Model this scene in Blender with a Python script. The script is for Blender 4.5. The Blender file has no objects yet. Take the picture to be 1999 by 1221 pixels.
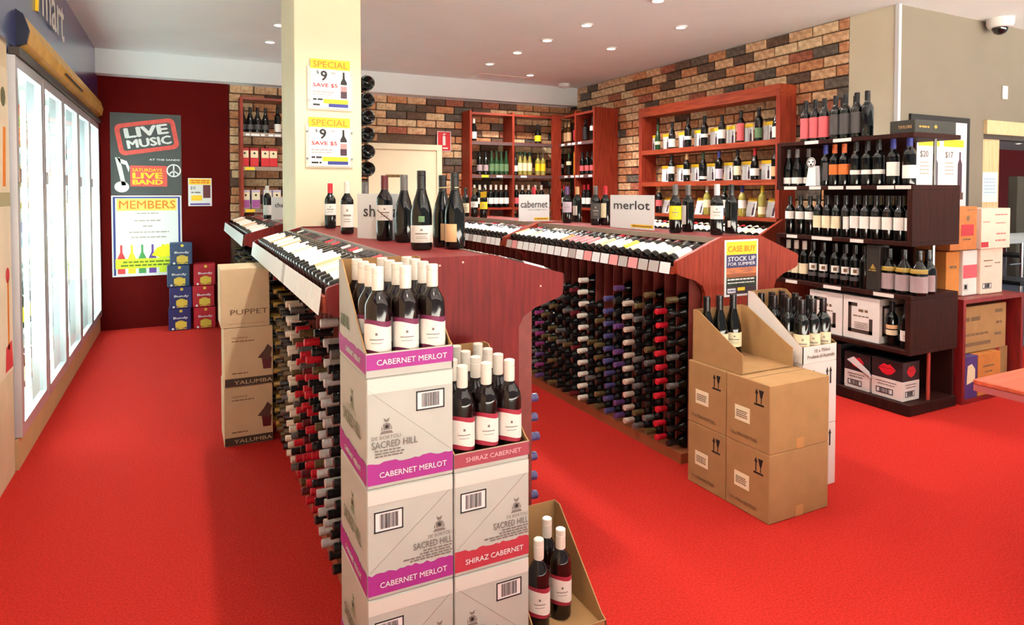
import bpy, bmesh, math, random
from mathutils import Vector, Matrix
random.seed(7)
scene = bpy.context.scene
COL = scene.collection
# ---------------------------------------------------------------- camera
FPX, CXP, HOR, YAW, PITCH, EYE = 1282.0, 1000.0, 376.0, math.radians(26.7), math.radians(1.6), 1.47
CYP = HOR + FPX * math.tan(PITCH)
cam_d = bpy.data.cameras.new('camera')
cam = bpy.data.objects.new('camera', cam_d)
COL.objects.link(cam)
cam.location = (0, 0, EYE)
cam.rotation_euler = (math.pi / 2 - PITCH, 0, -YAW)
cam_d.sensor_fit = 'HORIZONTAL'
cam_d.sensor_width = 36.0
cam_d.lens = 36.0 * FPX / 1999.0
cam_d.shift_x = (1999 / 2 - CXP) / 1999.0
cam_d.shift_y = (CYP - 1221 / 2) / 1999.0
cam_d.clip_start = 0.05
scene.camera = cam
# ---------------------------------------------------------------- daylight from the open shop front, exposure
world = bpy.data.worlds.new('world')
scene.world = world
world.use_nodes = True
bg = world.node_tree.nodes['Background']
bg.inputs[0].default_value = (0.98, 0.99, 1.0, 1)
bg.inputs[1].default_value = 0.4
# added sun strikes only the added pale slab, which bounces light to the ceiling
sun_d = bpy.data.lights.new('sun', 'SUN'); sun_d.energy = 92.0; sun_d.angle = 0.01; sun_d.color = (1.0, 0.99, 0.96)
sun = bpy.data.objects.new('sun', sun_d); COL.objects.link(sun); sun.location = (3, 4, 12); sun.rotation_euler = (-0.55, 0, 0)
vs = scene.view_settings
vs.view_transform = 'Standard'
vs.look = 'None'
vs.exposure = 0.1
vs.gamma = 1.0
vs.use_curve_mapping = False
LAMP_W = 35.0          # each ceiling downlight
# ---------------------------------------------------------------- pixel -> place helpers (real planes)
_F0 = Vector((math.sin(YAW), math.cos(YAW), 0)); _R = Vector((math.cos(YAW), -math.sin(YAW), 0)); _U0 = Vector((0, 0, 1))
_F = _F0 * math.cos(PITCH) - _U0 * math.sin(PITCH); _U = _U0 * math.cos(PITCH) + _F0 * math.sin(PITCH)
def _on(ax, x, y, v):
    D = _F + _R * ((x - CXP) / FPX) - _U * ((y - CYP) / FPX)
    C = Vector((0, 0, EYE))
    return C + D * ((v - C[ax]) / D[ax])
def atX(x, y, v): return _on(0, x, y, v)
def atY(x, y, v): return _on(1, x, y, v)
def atZ(x, y, v=0.0): return _on(2, x, y, v)
# ---------------------------------------------------------------- materials
def lin(c):
    return tuple((v / 255 / 12.92) if v / 255 <= 0.04045 else ((v / 255 + 0.055) / 1.055) ** 2.4 for v in c)
_M = {}
def mat(name, rgb, rough=0.5, var=0.0, scale=20.0, bump=0.0, metal=0.0, coat=0.0, stretch=(1, 1, 1), emit=0.0, rgb2=None, spec=0.5, detail=4.0):
    if name in _M: return _M[name]
    m = bpy.data.materials.new(name); m.use_nodes = True
    nt = m.node_tree; b = nt.nodes['Principled BSDF']
    c = lin(rgb)
    b.inputs['Base Color'].default_value = (*c, 1)
    b.inputs['Roughness'].default_value = rough
    b.inputs['Metallic'].default_value = metal
    b.inputs['Specular IOR Level'].default_value = spec
    if coat: b.inputs['Coat Weight'].default_value = coat; b.inputs['Coat Roughness'].default_value = 0.08
    if emit:
        b.inputs['Emission Color'].default_value = (*c, 1); b.inputs['Emission Strength'].default_value = emit
    if var or bump or rgb2:
        tc = nt.nodes.new('ShaderNodeTexCoord'); mp = nt.nodes.new('ShaderNodeMapping')
        mp.inputs['Scale'].default_value = stretch
        nz = nt.nodes.new('ShaderNodeTexNoise'); nz.inputs['Scale'].default_value = scale; nz.inputs['Detail'].default_value = detail
        nt.links.new(tc.outputs['Object'], mp.inputs[0]); nt.links.new(mp.outputs[0], nz.inputs['Vector'])
        if var or rgb2:
            cr = nt.nodes.new('ShaderNodeValToRGB')
            lo = lin(rgb2) if rgb2 else tuple(v * (1 - var) for v in c)
            hi = c if rgb2 else tuple(min(1, v * (1 + var)) for v in c)
            cr.color_ramp.elements[0].position = 0.34; cr.color_ramp.elements[0].color = (*lo, 1)
            cr.color_ramp.elements[1].position = 0.66; cr.color_ramp.elements[1].color = (*hi, 1)
            nt.links.new(nz.outputs['Fac'], cr.inputs[0]); nt.links.new(cr.outputs[0], b.inputs['Base Color'])
        if bump:
            bp = nt.nodes.new('ShaderNodeBump'); bp.inputs['Strength'].default_value = bump; bp.inputs['Distance'].default_value = 0.004
            nt.links.new(nz.outputs['Fac'], bp.inputs['Height']); nt.links.new(bp.outputs[0], b.inputs['Normal'])
    _M[name] = m
    return m
def pane_glass(name):
    if name in _M: return _M[name]
    m = bpy.data.materials.new(name); m.use_nodes = True; nt = m.node_tree
    nt.nodes.remove(nt.nodes['Principled BSDF'])
    out = nt.nodes['Material Output']
    tr = nt.nodes.new('ShaderNodeBsdfTransparent'); gl = nt.nodes.new('ShaderNodeBsdfGlossy'); gl.inputs['Roughness'].default_value = 0.03
    tr.inputs[0].default_value = (0.93, 0.97, 0.96, 1)
    fr = nt.nodes.new('ShaderNodeFresnel'); fr.inputs['IOR'].default_value = 1.5
    mx = nt.nodes.new('ShaderNodeMixShader')
    nt.links.new(fr.outputs[0], mx.inputs[0]); nt.links.new(tr.outputs[0], mx.inputs[1]); nt.links.new(gl.outputs[0], mx.inputs[2]); nt.links.new(mx.outputs[0], out.inputs[0])
    _M[name] = m
    return m
CARPET = mat('carpet', (196, 47, 38), 0.95, rgb2=(166, 32, 28), scale=120, bump=0.6, spec=0.1, detail=6)
MAHOG = mat('mahogany', (156, 58, 36), 0.5, rgb2=(124, 40, 26), scale=7, stretch=(8, 8, 0.6), spec=0.25)
MAHOG_H = mat('mahogany_rail', (164, 70, 40), 0.5, rgb2=(130, 48, 28), scale=7, stretch=(6, 0.6, 6), spec=0.25)
MAHOG_R = mat('mahogany_red', (124, 28, 27), 0.5, rgb2=(98, 19, 20), scale=7, stretch=(8, 8, 0.6), spec=0.25)
RACKIN = mat('rack_board', (92, 20, 20), 0.5, var=0.2, scale=9, stretch=(6, 6, 0.6))
WENGE = mat('wenge', (56, 26, 20), 0.55, rgb2=(40, 17, 14), scale=8, stretch=(8, 8, 0.6), spec=0.12)
CEIL = mat('ceiling_paint', (240, 247, 249), 0.85, var=0.02, scale=2)
CREAM = mat('cream_paint', (238, 222, 190), 0.75, var=0.03, scale=3)
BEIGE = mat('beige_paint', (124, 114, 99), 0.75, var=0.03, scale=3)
REDWALL = mat('dark_red_paint', (86, 8, 6), 0.85, var=0.06, scale=3, spec=0.1)
NAVY = mat('navy_gloss_panel', (44, 48, 104), 0.28, var=0.05, scale=3, coat=0.5)
MORTAR = mat('mortar', (96, 74, 58), 0.95, var=0.2, scale=30)
BRICKS = [mat('brick_' + n, a, 0.92, rgb2=b2, scale=26, bump=0.6) for n, a, b2 in (
    ('tan', (226, 188, 148), (178, 134, 98)), ('orange', (210, 152, 108), (164, 106, 72)), ('umber', (116, 88, 70), (82, 62, 52)),
    ('grey', (112, 100, 88), (76, 68, 62)), ('cream', (234, 208, 168), (190, 154, 116)), ('red', (176, 104, 80), (130, 74, 56)))]
KRAFT = mat('kraft_cardboard', (166, 126, 80), 0.85, var=0.06, scale=12)
KRAFT_L = mat('pale_cardboard', (206, 182, 146), 0.85, var=0.05, scale=10)
KRAFT_O = mat('orange_cardboard', (200, 124, 56), 0.85, var=0.08, scale=10)
CARTON_W = mat('cream_carton', (180, 183, 176), 0.7, var=0.03, scale=8)
WHITE_C = mat('white_carton', (232, 226, 220), 0.7, var=0.03, scale=8)
PAPER = mat('white_paper', (236, 238, 238), 0.6)
INK = mat('black_ink', (28, 24, 24), 0.6)
GREYINK = mat('grey_ink', (120, 112, 106), 0.6)
TANINK = mat('brown_ink', (120, 92, 64), 0.7)
MAGENTA = mat('magenta_print', (160, 36, 134), 0.6, var=0.05, scale=30)
CRIMSON = mat('crimson_print', (178, 44, 62), 0.6, var=0.05, scale=30)
YELLOW = mat('yellow_print', (252, 206, 40), 0.55)
ORANGE = mat('orange_print', (226, 126, 24), 0.55)
REDP = mat('red_print', (214, 58, 60), 0.55)
BLUEP = mat('blue_print', (48, 60, 140), 0.55)
PURPLEP = mat('purple_print', (98, 60, 150), 0.55)
GREENP = mat('green_print', (70, 150, 80), 0.55)
LIMEP = mat('lime_print', (216, 236, 40), 0.55)
CHARP = mat('charcoal_print', (72, 76, 76), 0.6, var=0.08, scale=6)
GLASS = mat('dark_bottle_glass', (12, 14, 13), 0.07, spec=0.5)
GLASS_G = mat('green_bottle_glass', (30, 62, 34), 0.07, spec=0.5)
GLASS_A = mat('amber_bottle_glass', (74, 44, 18), 0.07, spec=0.5)
GLASS_Y = mat('pale_bottle_glass', (150, 140, 64), 0.08, spec=0.7, coat=0.4)
ALU = mat('aluminium', (214, 216, 222), 0.35, metal=0.55)
CHROME = mat('chrome', (220, 220, 220), 0.15, metal=1.0)
WHITEPL = mat('white_plastic', (236, 236, 232), 0.4)
CLEARPL = mat('clear_acrylic', (226, 220, 206), 0.15, coat=0.5)
LAMPGLOW = mat('lamp_glow', (255, 244, 224), 0.5, emit=9.0)
TUBEGLOW = mat('tube_glow', (228, 252, 246), 0.5, emit=44.0)
CAPS = {n: mat('capsule_' + n, c, r, coat=0.2) for n, c, r in (
    ('white', (236, 228, 214), .4), ('silver', (196, 196, 198), .28), ('red', (196, 26, 44), .35), ('black', (22, 20, 22), .3), ('gold', (170, 140, 62), .3),
    ('purple', (92, 58, 112), .35), ('magenta', (138, 52, 112), .35), ('orange', (206, 96, 44), .35), ('blue', (44, 50, 140), .35), ('grey', (98, 94, 92), .35),
    ('cream', (206, 184, 168), .4), ('tan', (206, 160, 110), .4), ('green', (40, 74, 48), .35), ('bronze', (96, 80, 50), .3), ('yellow', (224, 190, 40), .35), ('maroon', (96, 24, 32), .35), ('indigo', (74, 70, 120), .35))}
LABS = {n: mat('label_' + n, c, .6, var=.03, scale=40) for n, c in (
    ('white', (240, 236, 228)), ('cream', (236, 222, 184)), ('red', (178, 34, 48)), ('yellow', (240, 206, 30)), ('tan', (222, 176, 128)), ('black', (34, 32, 34)),
    ('orange', (218, 108, 36)), ('grey', (170, 150, 152)), ('lilac', (200, 186, 202)), ('green', (96, 128, 88)), ('charcoal', (70, 66, 66)), ('pink', (214, 90, 96)))}
# ---------------------------------------------------------------- object helpers
def tag(o, label=None, cat=None, group=None, kind=None):
    if label: o['label'] = label
    if cat: o['category'] = cat
    if group: o['group'] = group
    if kind: o['kind'] = kind
    return o
def link(name, me, parent=None, loc=(0, 0, 0)):
    o = bpy.data.objects.new(name, me); COL.objects.link(o); o.location = loc
    if parent is not None: o.parent = parent
    return o
def thing(name, loc, label, cat, group=None, rz=0.0):
    o = bpy.data.objects.new(name, None); COL.objects.link(o); o.location = loc; o.rotation_euler = (0, 0, rz)
    o.empty_display_size = 0.05
    return tag(o, label, cat, group)
def wloc(p):
    v = Vector((0, 0, 0))
    while p is not None:
        v += p.location; p = p.parent
    return v
class MB:
    def __init__(s): s.v = []; s.f = []; s.m = []
    def quad(s, a, b, c, d, mi=0):
        n = len(s.v); s.v += [tuple(a), tuple(b), tuple(c), tuple(d)]; s.f.append((n, n + 1, n + 2, n + 3)); s.m.append(mi); return s
    def box(s, x0, x1, y0, y1, z0, z1, mi=0):
        n = len(s.v)
        s.v += [(x, y, z) for z in (z0, z1) for y in (y0, y1) for x in (x0, x1)]
        for f in ((0, 2, 3, 1), (4, 5, 7, 6), (0, 1, 5, 4), (2, 6, 7, 3), (0, 4, 6, 2), (1, 3, 7, 5)):
            s.f.append(tuple(n + i for i in f)); s.m.append(mi)
        return s
    def prism(s, pts, o, u, v, n, t, mf=0, mb=0, ms=0):
        # polygon pts in (u, v) counter-clockwise seen from +n; front face at o, thickness t behind it
        o = Vector(o); u = Vector(u); v = Vector(v); n = Vector(n); k = len(s.v); N = len(pts)
        for q in (0.0, -t):
            for a, b in pts: s.v.append(tuple(o + u * a + v * b + n * q))
        s.f.append(tuple(range(k, k + N))); s.m.append(mf)
        s.f.append(tuple(range(k + 2 * N - 1, k + N - 1, -1))); s.m.append(mb)
        for i in range(N):
            j = (i + 1) % N
            s.f.append((k + j, k + i, k + N + i, k + N + j)); s.m.append(ms)
        return s
    def lathe(s, prof, seg=16, mi=0, cap=True):
        k = len(s.v); N = len(prof)
        for r, z in prof:
            for i in range(seg):
                a = 2 * math.pi * i / seg; s.v.append((r * math.cos(a), r * math.sin(a), z))
        for j in range(N - 1):
            for i in range(seg):
                i2 = (i + 1) % seg
                s.f.append((k + j * seg + i, k + j * seg + i2, k + (j + 1) * seg + i2, k + (j + 1) * seg + i)); s.m.append(mi)
        if cap:
            s.f.append(tuple(k + i for i in range(seg - 1, -1, -1))); s.m.append(mi)
            s.f.append(tuple(k + (N - 1) * seg + i for i in range(seg))); s.m.append(mi)
        return s
    def arc(s, r, z0, z1, half, seg=10, mi=0, wave=None):
        # cylinder patch facing -Y
        k = len(s.v)
        for i in range(seg + 1):
            a = -math.pi / 2 - half + 2 * half * i / seg
            d = wave(i / seg) if wave else 0.0
            s.v.append((r * math.cos(a), r * math.sin(a), z0 + d)); s.v.append((r * math.cos(a), r * math.sin(a), z1 + d))
        for i in range(seg):
            s.f.append((k + 2 * i, k + 2 * i + 2, k + 2 * i + 3, k + 2 * i + 1)); s.m.append(mi)
        return s
    def tube(s, pts, r, seg=8, mi=0):
        pts = [Vector(p) for p in pts]; k = len(s.v); N = len(pts)
        for j, p in enumerate(pts):
            t = (pts[min(j + 1, N - 1)] - pts[max(j - 1, 0)]).normalized()
            a = t.orthogonal().normalized(); b = t.cross(a)
            for i in range(seg):
                w = 2 * math.pi * i / seg; s.v.append(tuple(p + a * (r * math.cos(w)) + b * (r * math.sin(w))))
        for j in range(N - 1):
            for i in range(seg):
                i2 = (i + 1) % seg
                s.f.append((k + j * seg + i, k + j * seg + i2, k + (j + 1) * seg + i2, k + (j + 1) * seg + i)); s.m.append(mi)
        s.f.append(tuple(k + i for i in range(seg - 1, -1, -1))); s.m.append(mi)
        s.f.append(tuple(k + (N - 1) * seg + i for i in range(seg))); s.m.append(mi)
        return s
    def mesh(s, name, mats, off=(0, 0, 0), smooth=False, bevel=0.0):
        me = bpy.data.meshes.new(name)
        me.from_pydata([(a - off[0], b - off[1], c - off[2]) for a, b, c in s.v], [], s.f)
        for m in (mats if isinstance(mats, (list, tuple)) else [mats]): me.materials.append(m)
        for p, mi in zip(me.polygons, s.m):
            p.material_index = mi; p.use_smooth = smooth
        if bevel:
            bm = bmesh.new(); bm.from_mesh(me)
            bmesh.ops.bevel(bm, geom=bm.edges[:], offset=bevel, segments=1, affect='EDGES', profile=0.5)
            bm.to_mesh(me); bm.free()
        if smooth:
            me.set_sharp_from_angle(angle=math.radians(40))
        me.update()
        return me
    def build(s, name, mats, parent=None, smooth=False, bevel=0.0, at=None):
        # geometry is authored in world space; the object's origin goes to its parent's origin, or to `at`
        off = wloc(parent) if parent is not None else (at or (0, 0, 0))
        o = link(name, s.mesh(name, mats, off, smooth, bevel), parent)
        if parent is None and at: o.location = at
        return o
def bx(name, x0, x1, y0, y1, z0, z1, m, parent=None, bevel=0.0, at=None):
    return MB().box(x0, x1, y0, y1, z0, z1).build(name, m, parent, bevel=bevel, at=at)
_txt = {}
def text_geo(s, bold=0.0):
    # heavy lettering is the plain outline drawn three times, slightly shifted
    if (s, bold) in _txt: return _txt[(s, bold)]
    c = bpy.data.curves.new('lettering', 'FONT'); c.body = s; c.size = 1.0; c.resolution_u = 2; c.fill_mode = 'FRONT'
    o = bpy.data.objects.new('lettering', c); COL.objects.link(o)
    me = bpy.data.meshes.new_from_object(o)
    V = [tuple(v.co) for v in me.vertices]; Fc = [tuple(p.vertices) for p in me.polygons]
    bpy.data.objects.remove(o); bpy.data.curves.remove(c); bpy.data.meshes.remove(me)
    if bold:
        n = len(V); V0, F0 = V, Fc; V, Fc = [], []
        for q, (dx, dy) in enumerate(((-bold, 0), (bold, 0), (0, bold * .7), (0, -bold * .7))):
            V += [(v[0] + dx, v[1] + dy, q) for v in V0]; Fc += [tuple(k + q * n for k in f) for f in F0]
    xs = [v[0] for v in V]; ys = [v[1] for v in V]
    x0, x1, y0, y1 = min(xs), max(xs), min(ys), max(ys)
    r = ([((v[0] - x0) / (x1 - x0), (v[1] - y0) / (y1 - y0), v[2]) for v in V], Fc, (x1 - x0) / (y1 - y0))
    _txt[(s, bold)] = r
    return r
class Face:
    """a flat face of a thing: o = lower-left corner, u to the right, v up, n outwards"""
    def __init__(s, o, u, v, n, parent): s.o = Vector(o); s.u = Vector(u); s.v = Vector(v); s.n = Vector(n); s.p = parent
    def pt(s, a, b, d=0.0): return s.o + s.u * a + s.v * b + s.n * d
    def rect(s, name, a0, a1, b0, b1, m, d=0.0012):
        mb = MB(); mb.prism([(a0, b0), (a1, b0), (a1, b1), (a0, b1)], s.pt(0, 0, d), s.u, s.v, s.n, 0.0009)
        return mb.build(name, m, s.p)
    def poly(s, name, pts, m, d=0.0012):
        mb = MB(); mb.prism(pts, s.pt(0, 0, d), s.u, s.v, s.n, 0.0009)
        return mb.build(name, m, s.p)
    def polys(s, name, lst, m, d=0.0012):
        mb = MB()
        for pts in lst: mb.prism(pts, s.pt(0, 0, d), s.u, s.v, s.n, 0.0009)
        return mb.build(name, m, s.p)
    def text(s, st, a0, a1, b0, b1, m, d=0.002, bold=0.0, name='lettering', rot=0.0):
        V, Fc, asp = text_geo(st, bold)
        mb = MB(); ca, sa = math.cos(rot), math.sin(rot); ac, bc = (a0 + a1) / 2, (b0 + b1) / 2
        for x, y, q in V:
            a, b = (x - .5) * (a1 - a0), (y - .5) * (b1 - b0)
            mb.v.append(tuple(s.pt(ac + a * ca - b * sa, bc + a * sa + b * ca, d + q * .0003)))
        mb.f = list(Fc); mb.m = [0] * len(Fc)
        return mb.build(name, m, s.p)
    def lines(s, name, rows, m, d=0.0014, seed=1):
        # small print: rows of (a0, a1, b, height) broken into words
        rnd = random.Random(seed); mb = MB()
        for a0, a1, b, h in rows:
            a = a0
            while a < a1 - h:
                w = min(a1 - a, h * rnd.uniform(1.6, 4.5))
                mb.prism([(a, b), (a + w, b), (a + w, b + h), (a, b + h)], s.pt(0, 0, d), s.u, s.v, s.n, 0.0006); a += w + h * .6
        return mb.build(name, m, s.p)
def fF(x, y, z, parent): return Face((x, y, z), (1, 0, 0), (0, 0, 1), (0, -1, 0), parent)     # faces the shop entrance (-Y)
def fL(x, y, z, parent): return Face((x, y, z), (0, -1, 0), (0, 0, 1), (-1, 0, 0), parent)    # faces -X
def fR(x, y, z, parent): return Face((x, y, z), (0, 1, 0), (0, 0, 1), (1, 0, 0), parent)      # faces +X
def disc(a, b, r, n=20, sx=1.0): return [(a + sx * r * math.cos(2 * math.pi * i / n), b + r * math.sin(2 * math.pi * i / n)) for i in range(n)]
def ring(mb, face, a, b, r0, r1, d, n=24):
    for i in range(n):
        t0, t1 = 2 * math.pi * i / n, 2 * math.pi * (i + 1) / n
        mb.prism([(a + r0 * math.cos(t0), b + r0 * math.sin(t0)), (a + r1 * math.cos(t0), b + r1 * math.sin(t0)), (a + r1 * math.cos(t1), b + r1 * math.sin(t1)), (a + r0 * math.cos(t1), b + r0 * math.sin(t1))],
                 face.pt(0, 0, d), face.u, face.v, face.n, 0.0009)
# ================================================================ THE SETTING
CEILZ, YB, XR, YC = 2.952, 8.15, 5.054, 3.284
tag(bx('floor', -1.8, 7.8, -1.2, YC + .1, -0.08, 0.0, CARPET), kind='structure', label='bright red carpet covering the shop floor towards the entrance')
tag(bx('floor_back', -1.8, XR + .1, YC + .1, 9.2, -0.08, 0.0, CARPET), kind='structure', label='bright red carpet covering the shop floor among the gondolas')
tag(bx('ceiling', -2.0, 13.0, -1.2, 9.4, CEILZ, CEILZ + 0.1, CEIL), kind='structure', label='warm white plaster ceiling with downlights')
tag(bx('trim_1', -0.78, XR, 7.97, YB, 2.70, CEILZ, CEIL), kind='structure', label='white boxed beam below the ceiling along the back wall')
tag(bx('floor_bounce', -6, 13, -12, -1.2, -0.1, -0.01, mat('pale_bounce', (224, 218, 206), .9, var=.05, scale=2)), kind='structure', label='added unseen pale slab that bounces sunlight onto the ceiling')  # unseen slab outside, put in to bounce sunlight up to the ceiling
# back wall: red half, brick half with a service door
tag(bx('wall_back_red', -1.8, 0.489, YB, YB + 0.12, 0, 2.70, REDWALL), kind='structure', label='dark red painted back wall behind the posters')
wall_brick = tag(bx('wall_back', 0.489, XR, YB + 0.03, YB + 0.15, 0, 2.70, MORTAR), kind='structure', label='rustic brick back wall behind the wine shelves')
wall_right = tag(bx('wall_right', XR + 0.03, XR + 0.15, 3.71, YB + 0.15, 0, CEILZ, MORTAR), kind='structure', label='rustic brick side wall behind the wall display')
tag(bx('wall_right_pier', XR, XR + 0.02, YC, 3.71, 0, CEILZ, mat('pale_beige', (206, 196, 172), .75, var=.03, scale=3)), kind='structure', label='plain beige wall end beside the brick wall')  # paler beige than the wall facing the entrance
tag(bx('trim_2', XR - 0.012, XR + 0.02, YC - 0.012, YC + 0.02, 0, CEILZ, mat('grey_guard', (206, 206, 208), .4)), kind='structure', label='metal corner guard on the beige wall')
OPX, OPZ = 6.25, 1.98
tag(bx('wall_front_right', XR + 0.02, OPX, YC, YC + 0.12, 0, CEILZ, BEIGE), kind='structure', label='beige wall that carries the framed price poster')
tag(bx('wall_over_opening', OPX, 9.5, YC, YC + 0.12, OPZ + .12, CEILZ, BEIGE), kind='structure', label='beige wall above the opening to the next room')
tag(bx('trim_3', OPX, 9.5, YC - 0.03, YC + 0.12, OPZ, OPZ + 0.12, mat('sandstone_trim', (206, 180, 138), .7, var=.05)), kind='structure', label='sandy lintel over the opening')
tag(bx('trim_4', OPX, 9.5, YC + 0.0, YC + 0.10, OPZ - 0.04, OPZ, mat('dark_track', (66, 56, 50), .5)), kind='structure', label='dark track under the lintel')
tag(bx('trim_5', OPX + 0.0, OPX + 0.29, YC + 0.02, YC + 0.10, 0, OPZ - 0.04, mat('pale_timber', (222, 190, 146), .5, rgb2=(196, 158, 112), scale=6, stretch=(10, 10, .5))), kind='structure', label='pale timber jamb of the opening')
# next room
tag(bx('wall_next_room', OPX - .05, 21, 8.4, 8.5, 0, 2.45, mat('crimson_paint', (128, 14, 22), .7, var=.05)), kind='structure', label='crimson wall of the next room seen through the opening')
tag(bx('wall_next_side', OPX - .05, OPX, YC + .12, 8.4, 0, 2.45, BEIGE), kind='structure', label='side wall of the next room')
tag(bx('floor_next_room', OPX, 21, YC + .1, 8.4, -.02, 0.0, mat('slate_floor', (96, 108, 128), .5, var=.2, scale=8)), kind='structure', label='blue grey floor of the next room')
tag(bx('ceiling_next_room', OPX, 21, YC + .12, 8.4, 2.45, 2.5, mat('grey_ceiling', (200, 204, 206), .8)), kind='structure', label='grey ceiling of the next room')
# left wall
tag(bx('wall_left', -1.8, -0.78, -1.2, YB, 2.24, CEILZ, NAVY), kind='structure', label='glossy navy bulkhead above the fridge doors')
TANP = mat('tan_laminate', (206, 174, 126), .5, var=.05, scale=6)
tag(bx('wall_left_panel', -1.8, -0.80, -1.2, 4.22, 0, 2.24, mat('cream_laminate', (224, 200, 164), .5, var=.06, scale=5)), kind='structure', label='cream panelled wall before the fridge')
# bricks: each its own piece with recessed joints
def brick_wall(parent, length, rows, z0, place, skip=None, limit=300):
    L, Hh, g = 0.262, 0.097, 0.012
    shapes = {}
    cnt = 0
    for r in reversed(range(rows)):
        z = z0 + r * Hh
        off = (r % 2) * L / 2 + random.uniform(-.02, .02)
        s = -off
        while s < length:
            a, b = max(0, s), min(length, s + L)
            s += L
            if b - a < 0.05: continue
            if skip and skip(a, b, z): continue
            k = round((b - a) / .01)
            mi = random.choices(range(6), weights=(6, 6, 3.0, 2.2, 3.4, 1.3))[0]
            dep = random.choice((0.028, 0.033, 0.038))
            key = (place, k, mi, dep)
            if key not in shapes:
                w = k * .01 - g
                mb = MB()
                if place == 'Y': mb.box(-w / 2, w / 2, -dep, 0.004, -(Hh - g) / 2, (Hh - g) / 2)
                else: mb.box(-dep, 0.004, -w / 2, w / 2, -(Hh - g) / 2, (Hh - g) / 2)
                shapes[key] = mb.mesh('brick', BRICKS[mi], bevel=0.004)
            if cnt >= limit: return cnt
            c = (a + b) / 2
            link('brick', shapes[key], parent, (0.489 + c, YB + .03, z + Hh / 2) if place == 'Y' else (XR + .03, YB - c, z + Hh / 2)); cnt += 1
    return cnt
# back wall: rows counted down from the beam; the service door and the far shelves' hidden feet are left to the mortar
brick_wall(wall_brick, XR - 0.489, 17, 2.70 - 17 * .097, 'Y', skip=lambda a, b, z: (0.489 + a > 2.02 and 0.489 + b < 3.11 and z < 2.12) or (0.489 + a > 1.1 and 0.489 + b < 2.03 and z < 1.9))
brick_wall(wall_right, YB - 3.71, 18, CEILZ - 18 * .097, 'X', skip=lambda a, b, z: YB - a > 7.0 and YB - b > 7.0 and z < 2.4)
# service door
d = tag(bx('door_1', 2.15, 2.98, YB - 0.02, YB + .03, 0, 2.02, CREAM), kind='structure', label='plain cream service door in the brick wall')
fr = MB(); fr.box(2.08, 2.15, YB - .04, YB + .03, 0, 2.09); fr.box(2.98, 3.05, YB - .04, YB + .03, 0, 2.09); fr.box(2.15, 2.98, YB - .04, YB + .03, 2.02, 2.09)
fr.build('door_frame', CREAM, d)
fD = fF(2.15, YB - .02, 0, d); fD.rect('door_sign', .15, .42, 1.66, 1.70, mat('brass', (150, 116, 60), .4)); fD.lines('small_print', [(.18, .39, 1.672, .014)], INK, d=.0024)
h = MB(); h.tube([(2.24, YB - .02, 1.0), (2.24, YB - .07, 1.0), (2.34, YB - .07, 1.0)], .009); h.build('door_handle', CHROME, d, smooth=True)
# pillar
PX0, PX1, PY0, PY1 = 0.697, 1.155, 4.70, 5.34
tag(bx('pillar', PX0, PX1, PY0, PY1, 0, CEILZ, CREAM, bevel=.004), kind='structure', label='square cream pillar standing between the wine gondolas')
# ceiling access panel
p = MB()
for q in ((3.31, 4.06, 7.50, 7.51), (3.31, 3.32, 7.5, 7.96), (4.05, 4.06, 7.5, 7.96)): p.box(q[0], q[1], q[2], q[3], CEILZ - .004, CEILZ)
tag(p.build('trim_6', mat('panel_joint', (244, 230, 208), .7)), kind='structure', label='raised joints of a ceiling access panel')
# ---------------------------------------------------------------- ceiling downlights, with their own light
def downlight(x, y, label, w=None, group='ceiling downlights', z=CEILZ):
    t = thing('downlight', (x, y, z), label, 'ceiling light', group)
    m = MB(); m.lathe([(.058, -.001), (.058, -.010), (.044, -.012), (.040, -.004)], 20); o = link('trim_ring', m.mesh('trim_ring', WHITEPL, smooth=True), t)
    m = MB(); m.lathe([(.039, -.003), (.039, -.009), (.02, -.011)], 16); link('lamp', m.mesh('lamp', LAMPGLOW), t)
    l = bpy.data.lights.new('downlight_beam', 'SPOT'); l.energy = (w or LAMP_W); l.color = (1.0, .93, .84); l.spot_size = math.radians(150); l.spot_blend = .6; l.shadow_soft_size = .035
    lo = bpy.data.objects.new('downlight_beam', l); COL.objects.link(lo); lo.parent = t; lo.location = (0, 0, -.03)
    return t
for x, y, lab in ((.785, 6.136, 'small round downlight beside the cream pillar, nearer the fridge aisle'), (.79, 6.86, 'small round downlight behind the cream pillar, next to the boxed beam'),
                  (3.207, 4.918, 'dazzling round downlight over the merlot gondola'), (3.186, 5.581, 'round downlight second along the row over the merlot gondola'),
                  (3.183, 6.208, 'round downlight third along the row over the merlot gondola'), (3.175, 6.889, 'round downlight last in the row over the merlot gondola'),
                  (3.952, 5.601, 'round downlight nearer the brick wall display'), (3.932, 7.316, 'round downlight at the ceiling access panel'), (3.29, 4.047, 'round downlight first in the row over the merlot gondola')):
    downlight(x, y, lab, w=LAMP_W * (1.0 if x < 1 else 2.2))
for y in (3.5, 2.4):
    downlight(.92, y, 'round downlight in the ceiling over the shiraz gondola', w=LAMP_W * 2.4, group='downlights over the shiraz gondola')
for x, y in ((.9, .3), (3.25, 2.9), (3.25, 1.6), (4.0, 4.6), (4.4, 2.2), (5.6, 1.6), (2.2, .2), (-.35, 1.2)):
    downlight(x, y, 'round downlight added for light over the shop entrance', w=LAMP_W * .9, group='added downlights over the entrance')  # extra lamps, kept only for the light they give
pn = atZ(1988, 280, 2.45)
for q, (x, y) in enumerate(((pn.x, pn.y), (9.5, 5.6))):
    downlight(x, y, ('round downlight far back in the next room', 'round downlight in the next room near the opening')[q], w=LAMP_W * 2.2, group='downlights of the next room', z=2.45)
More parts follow.
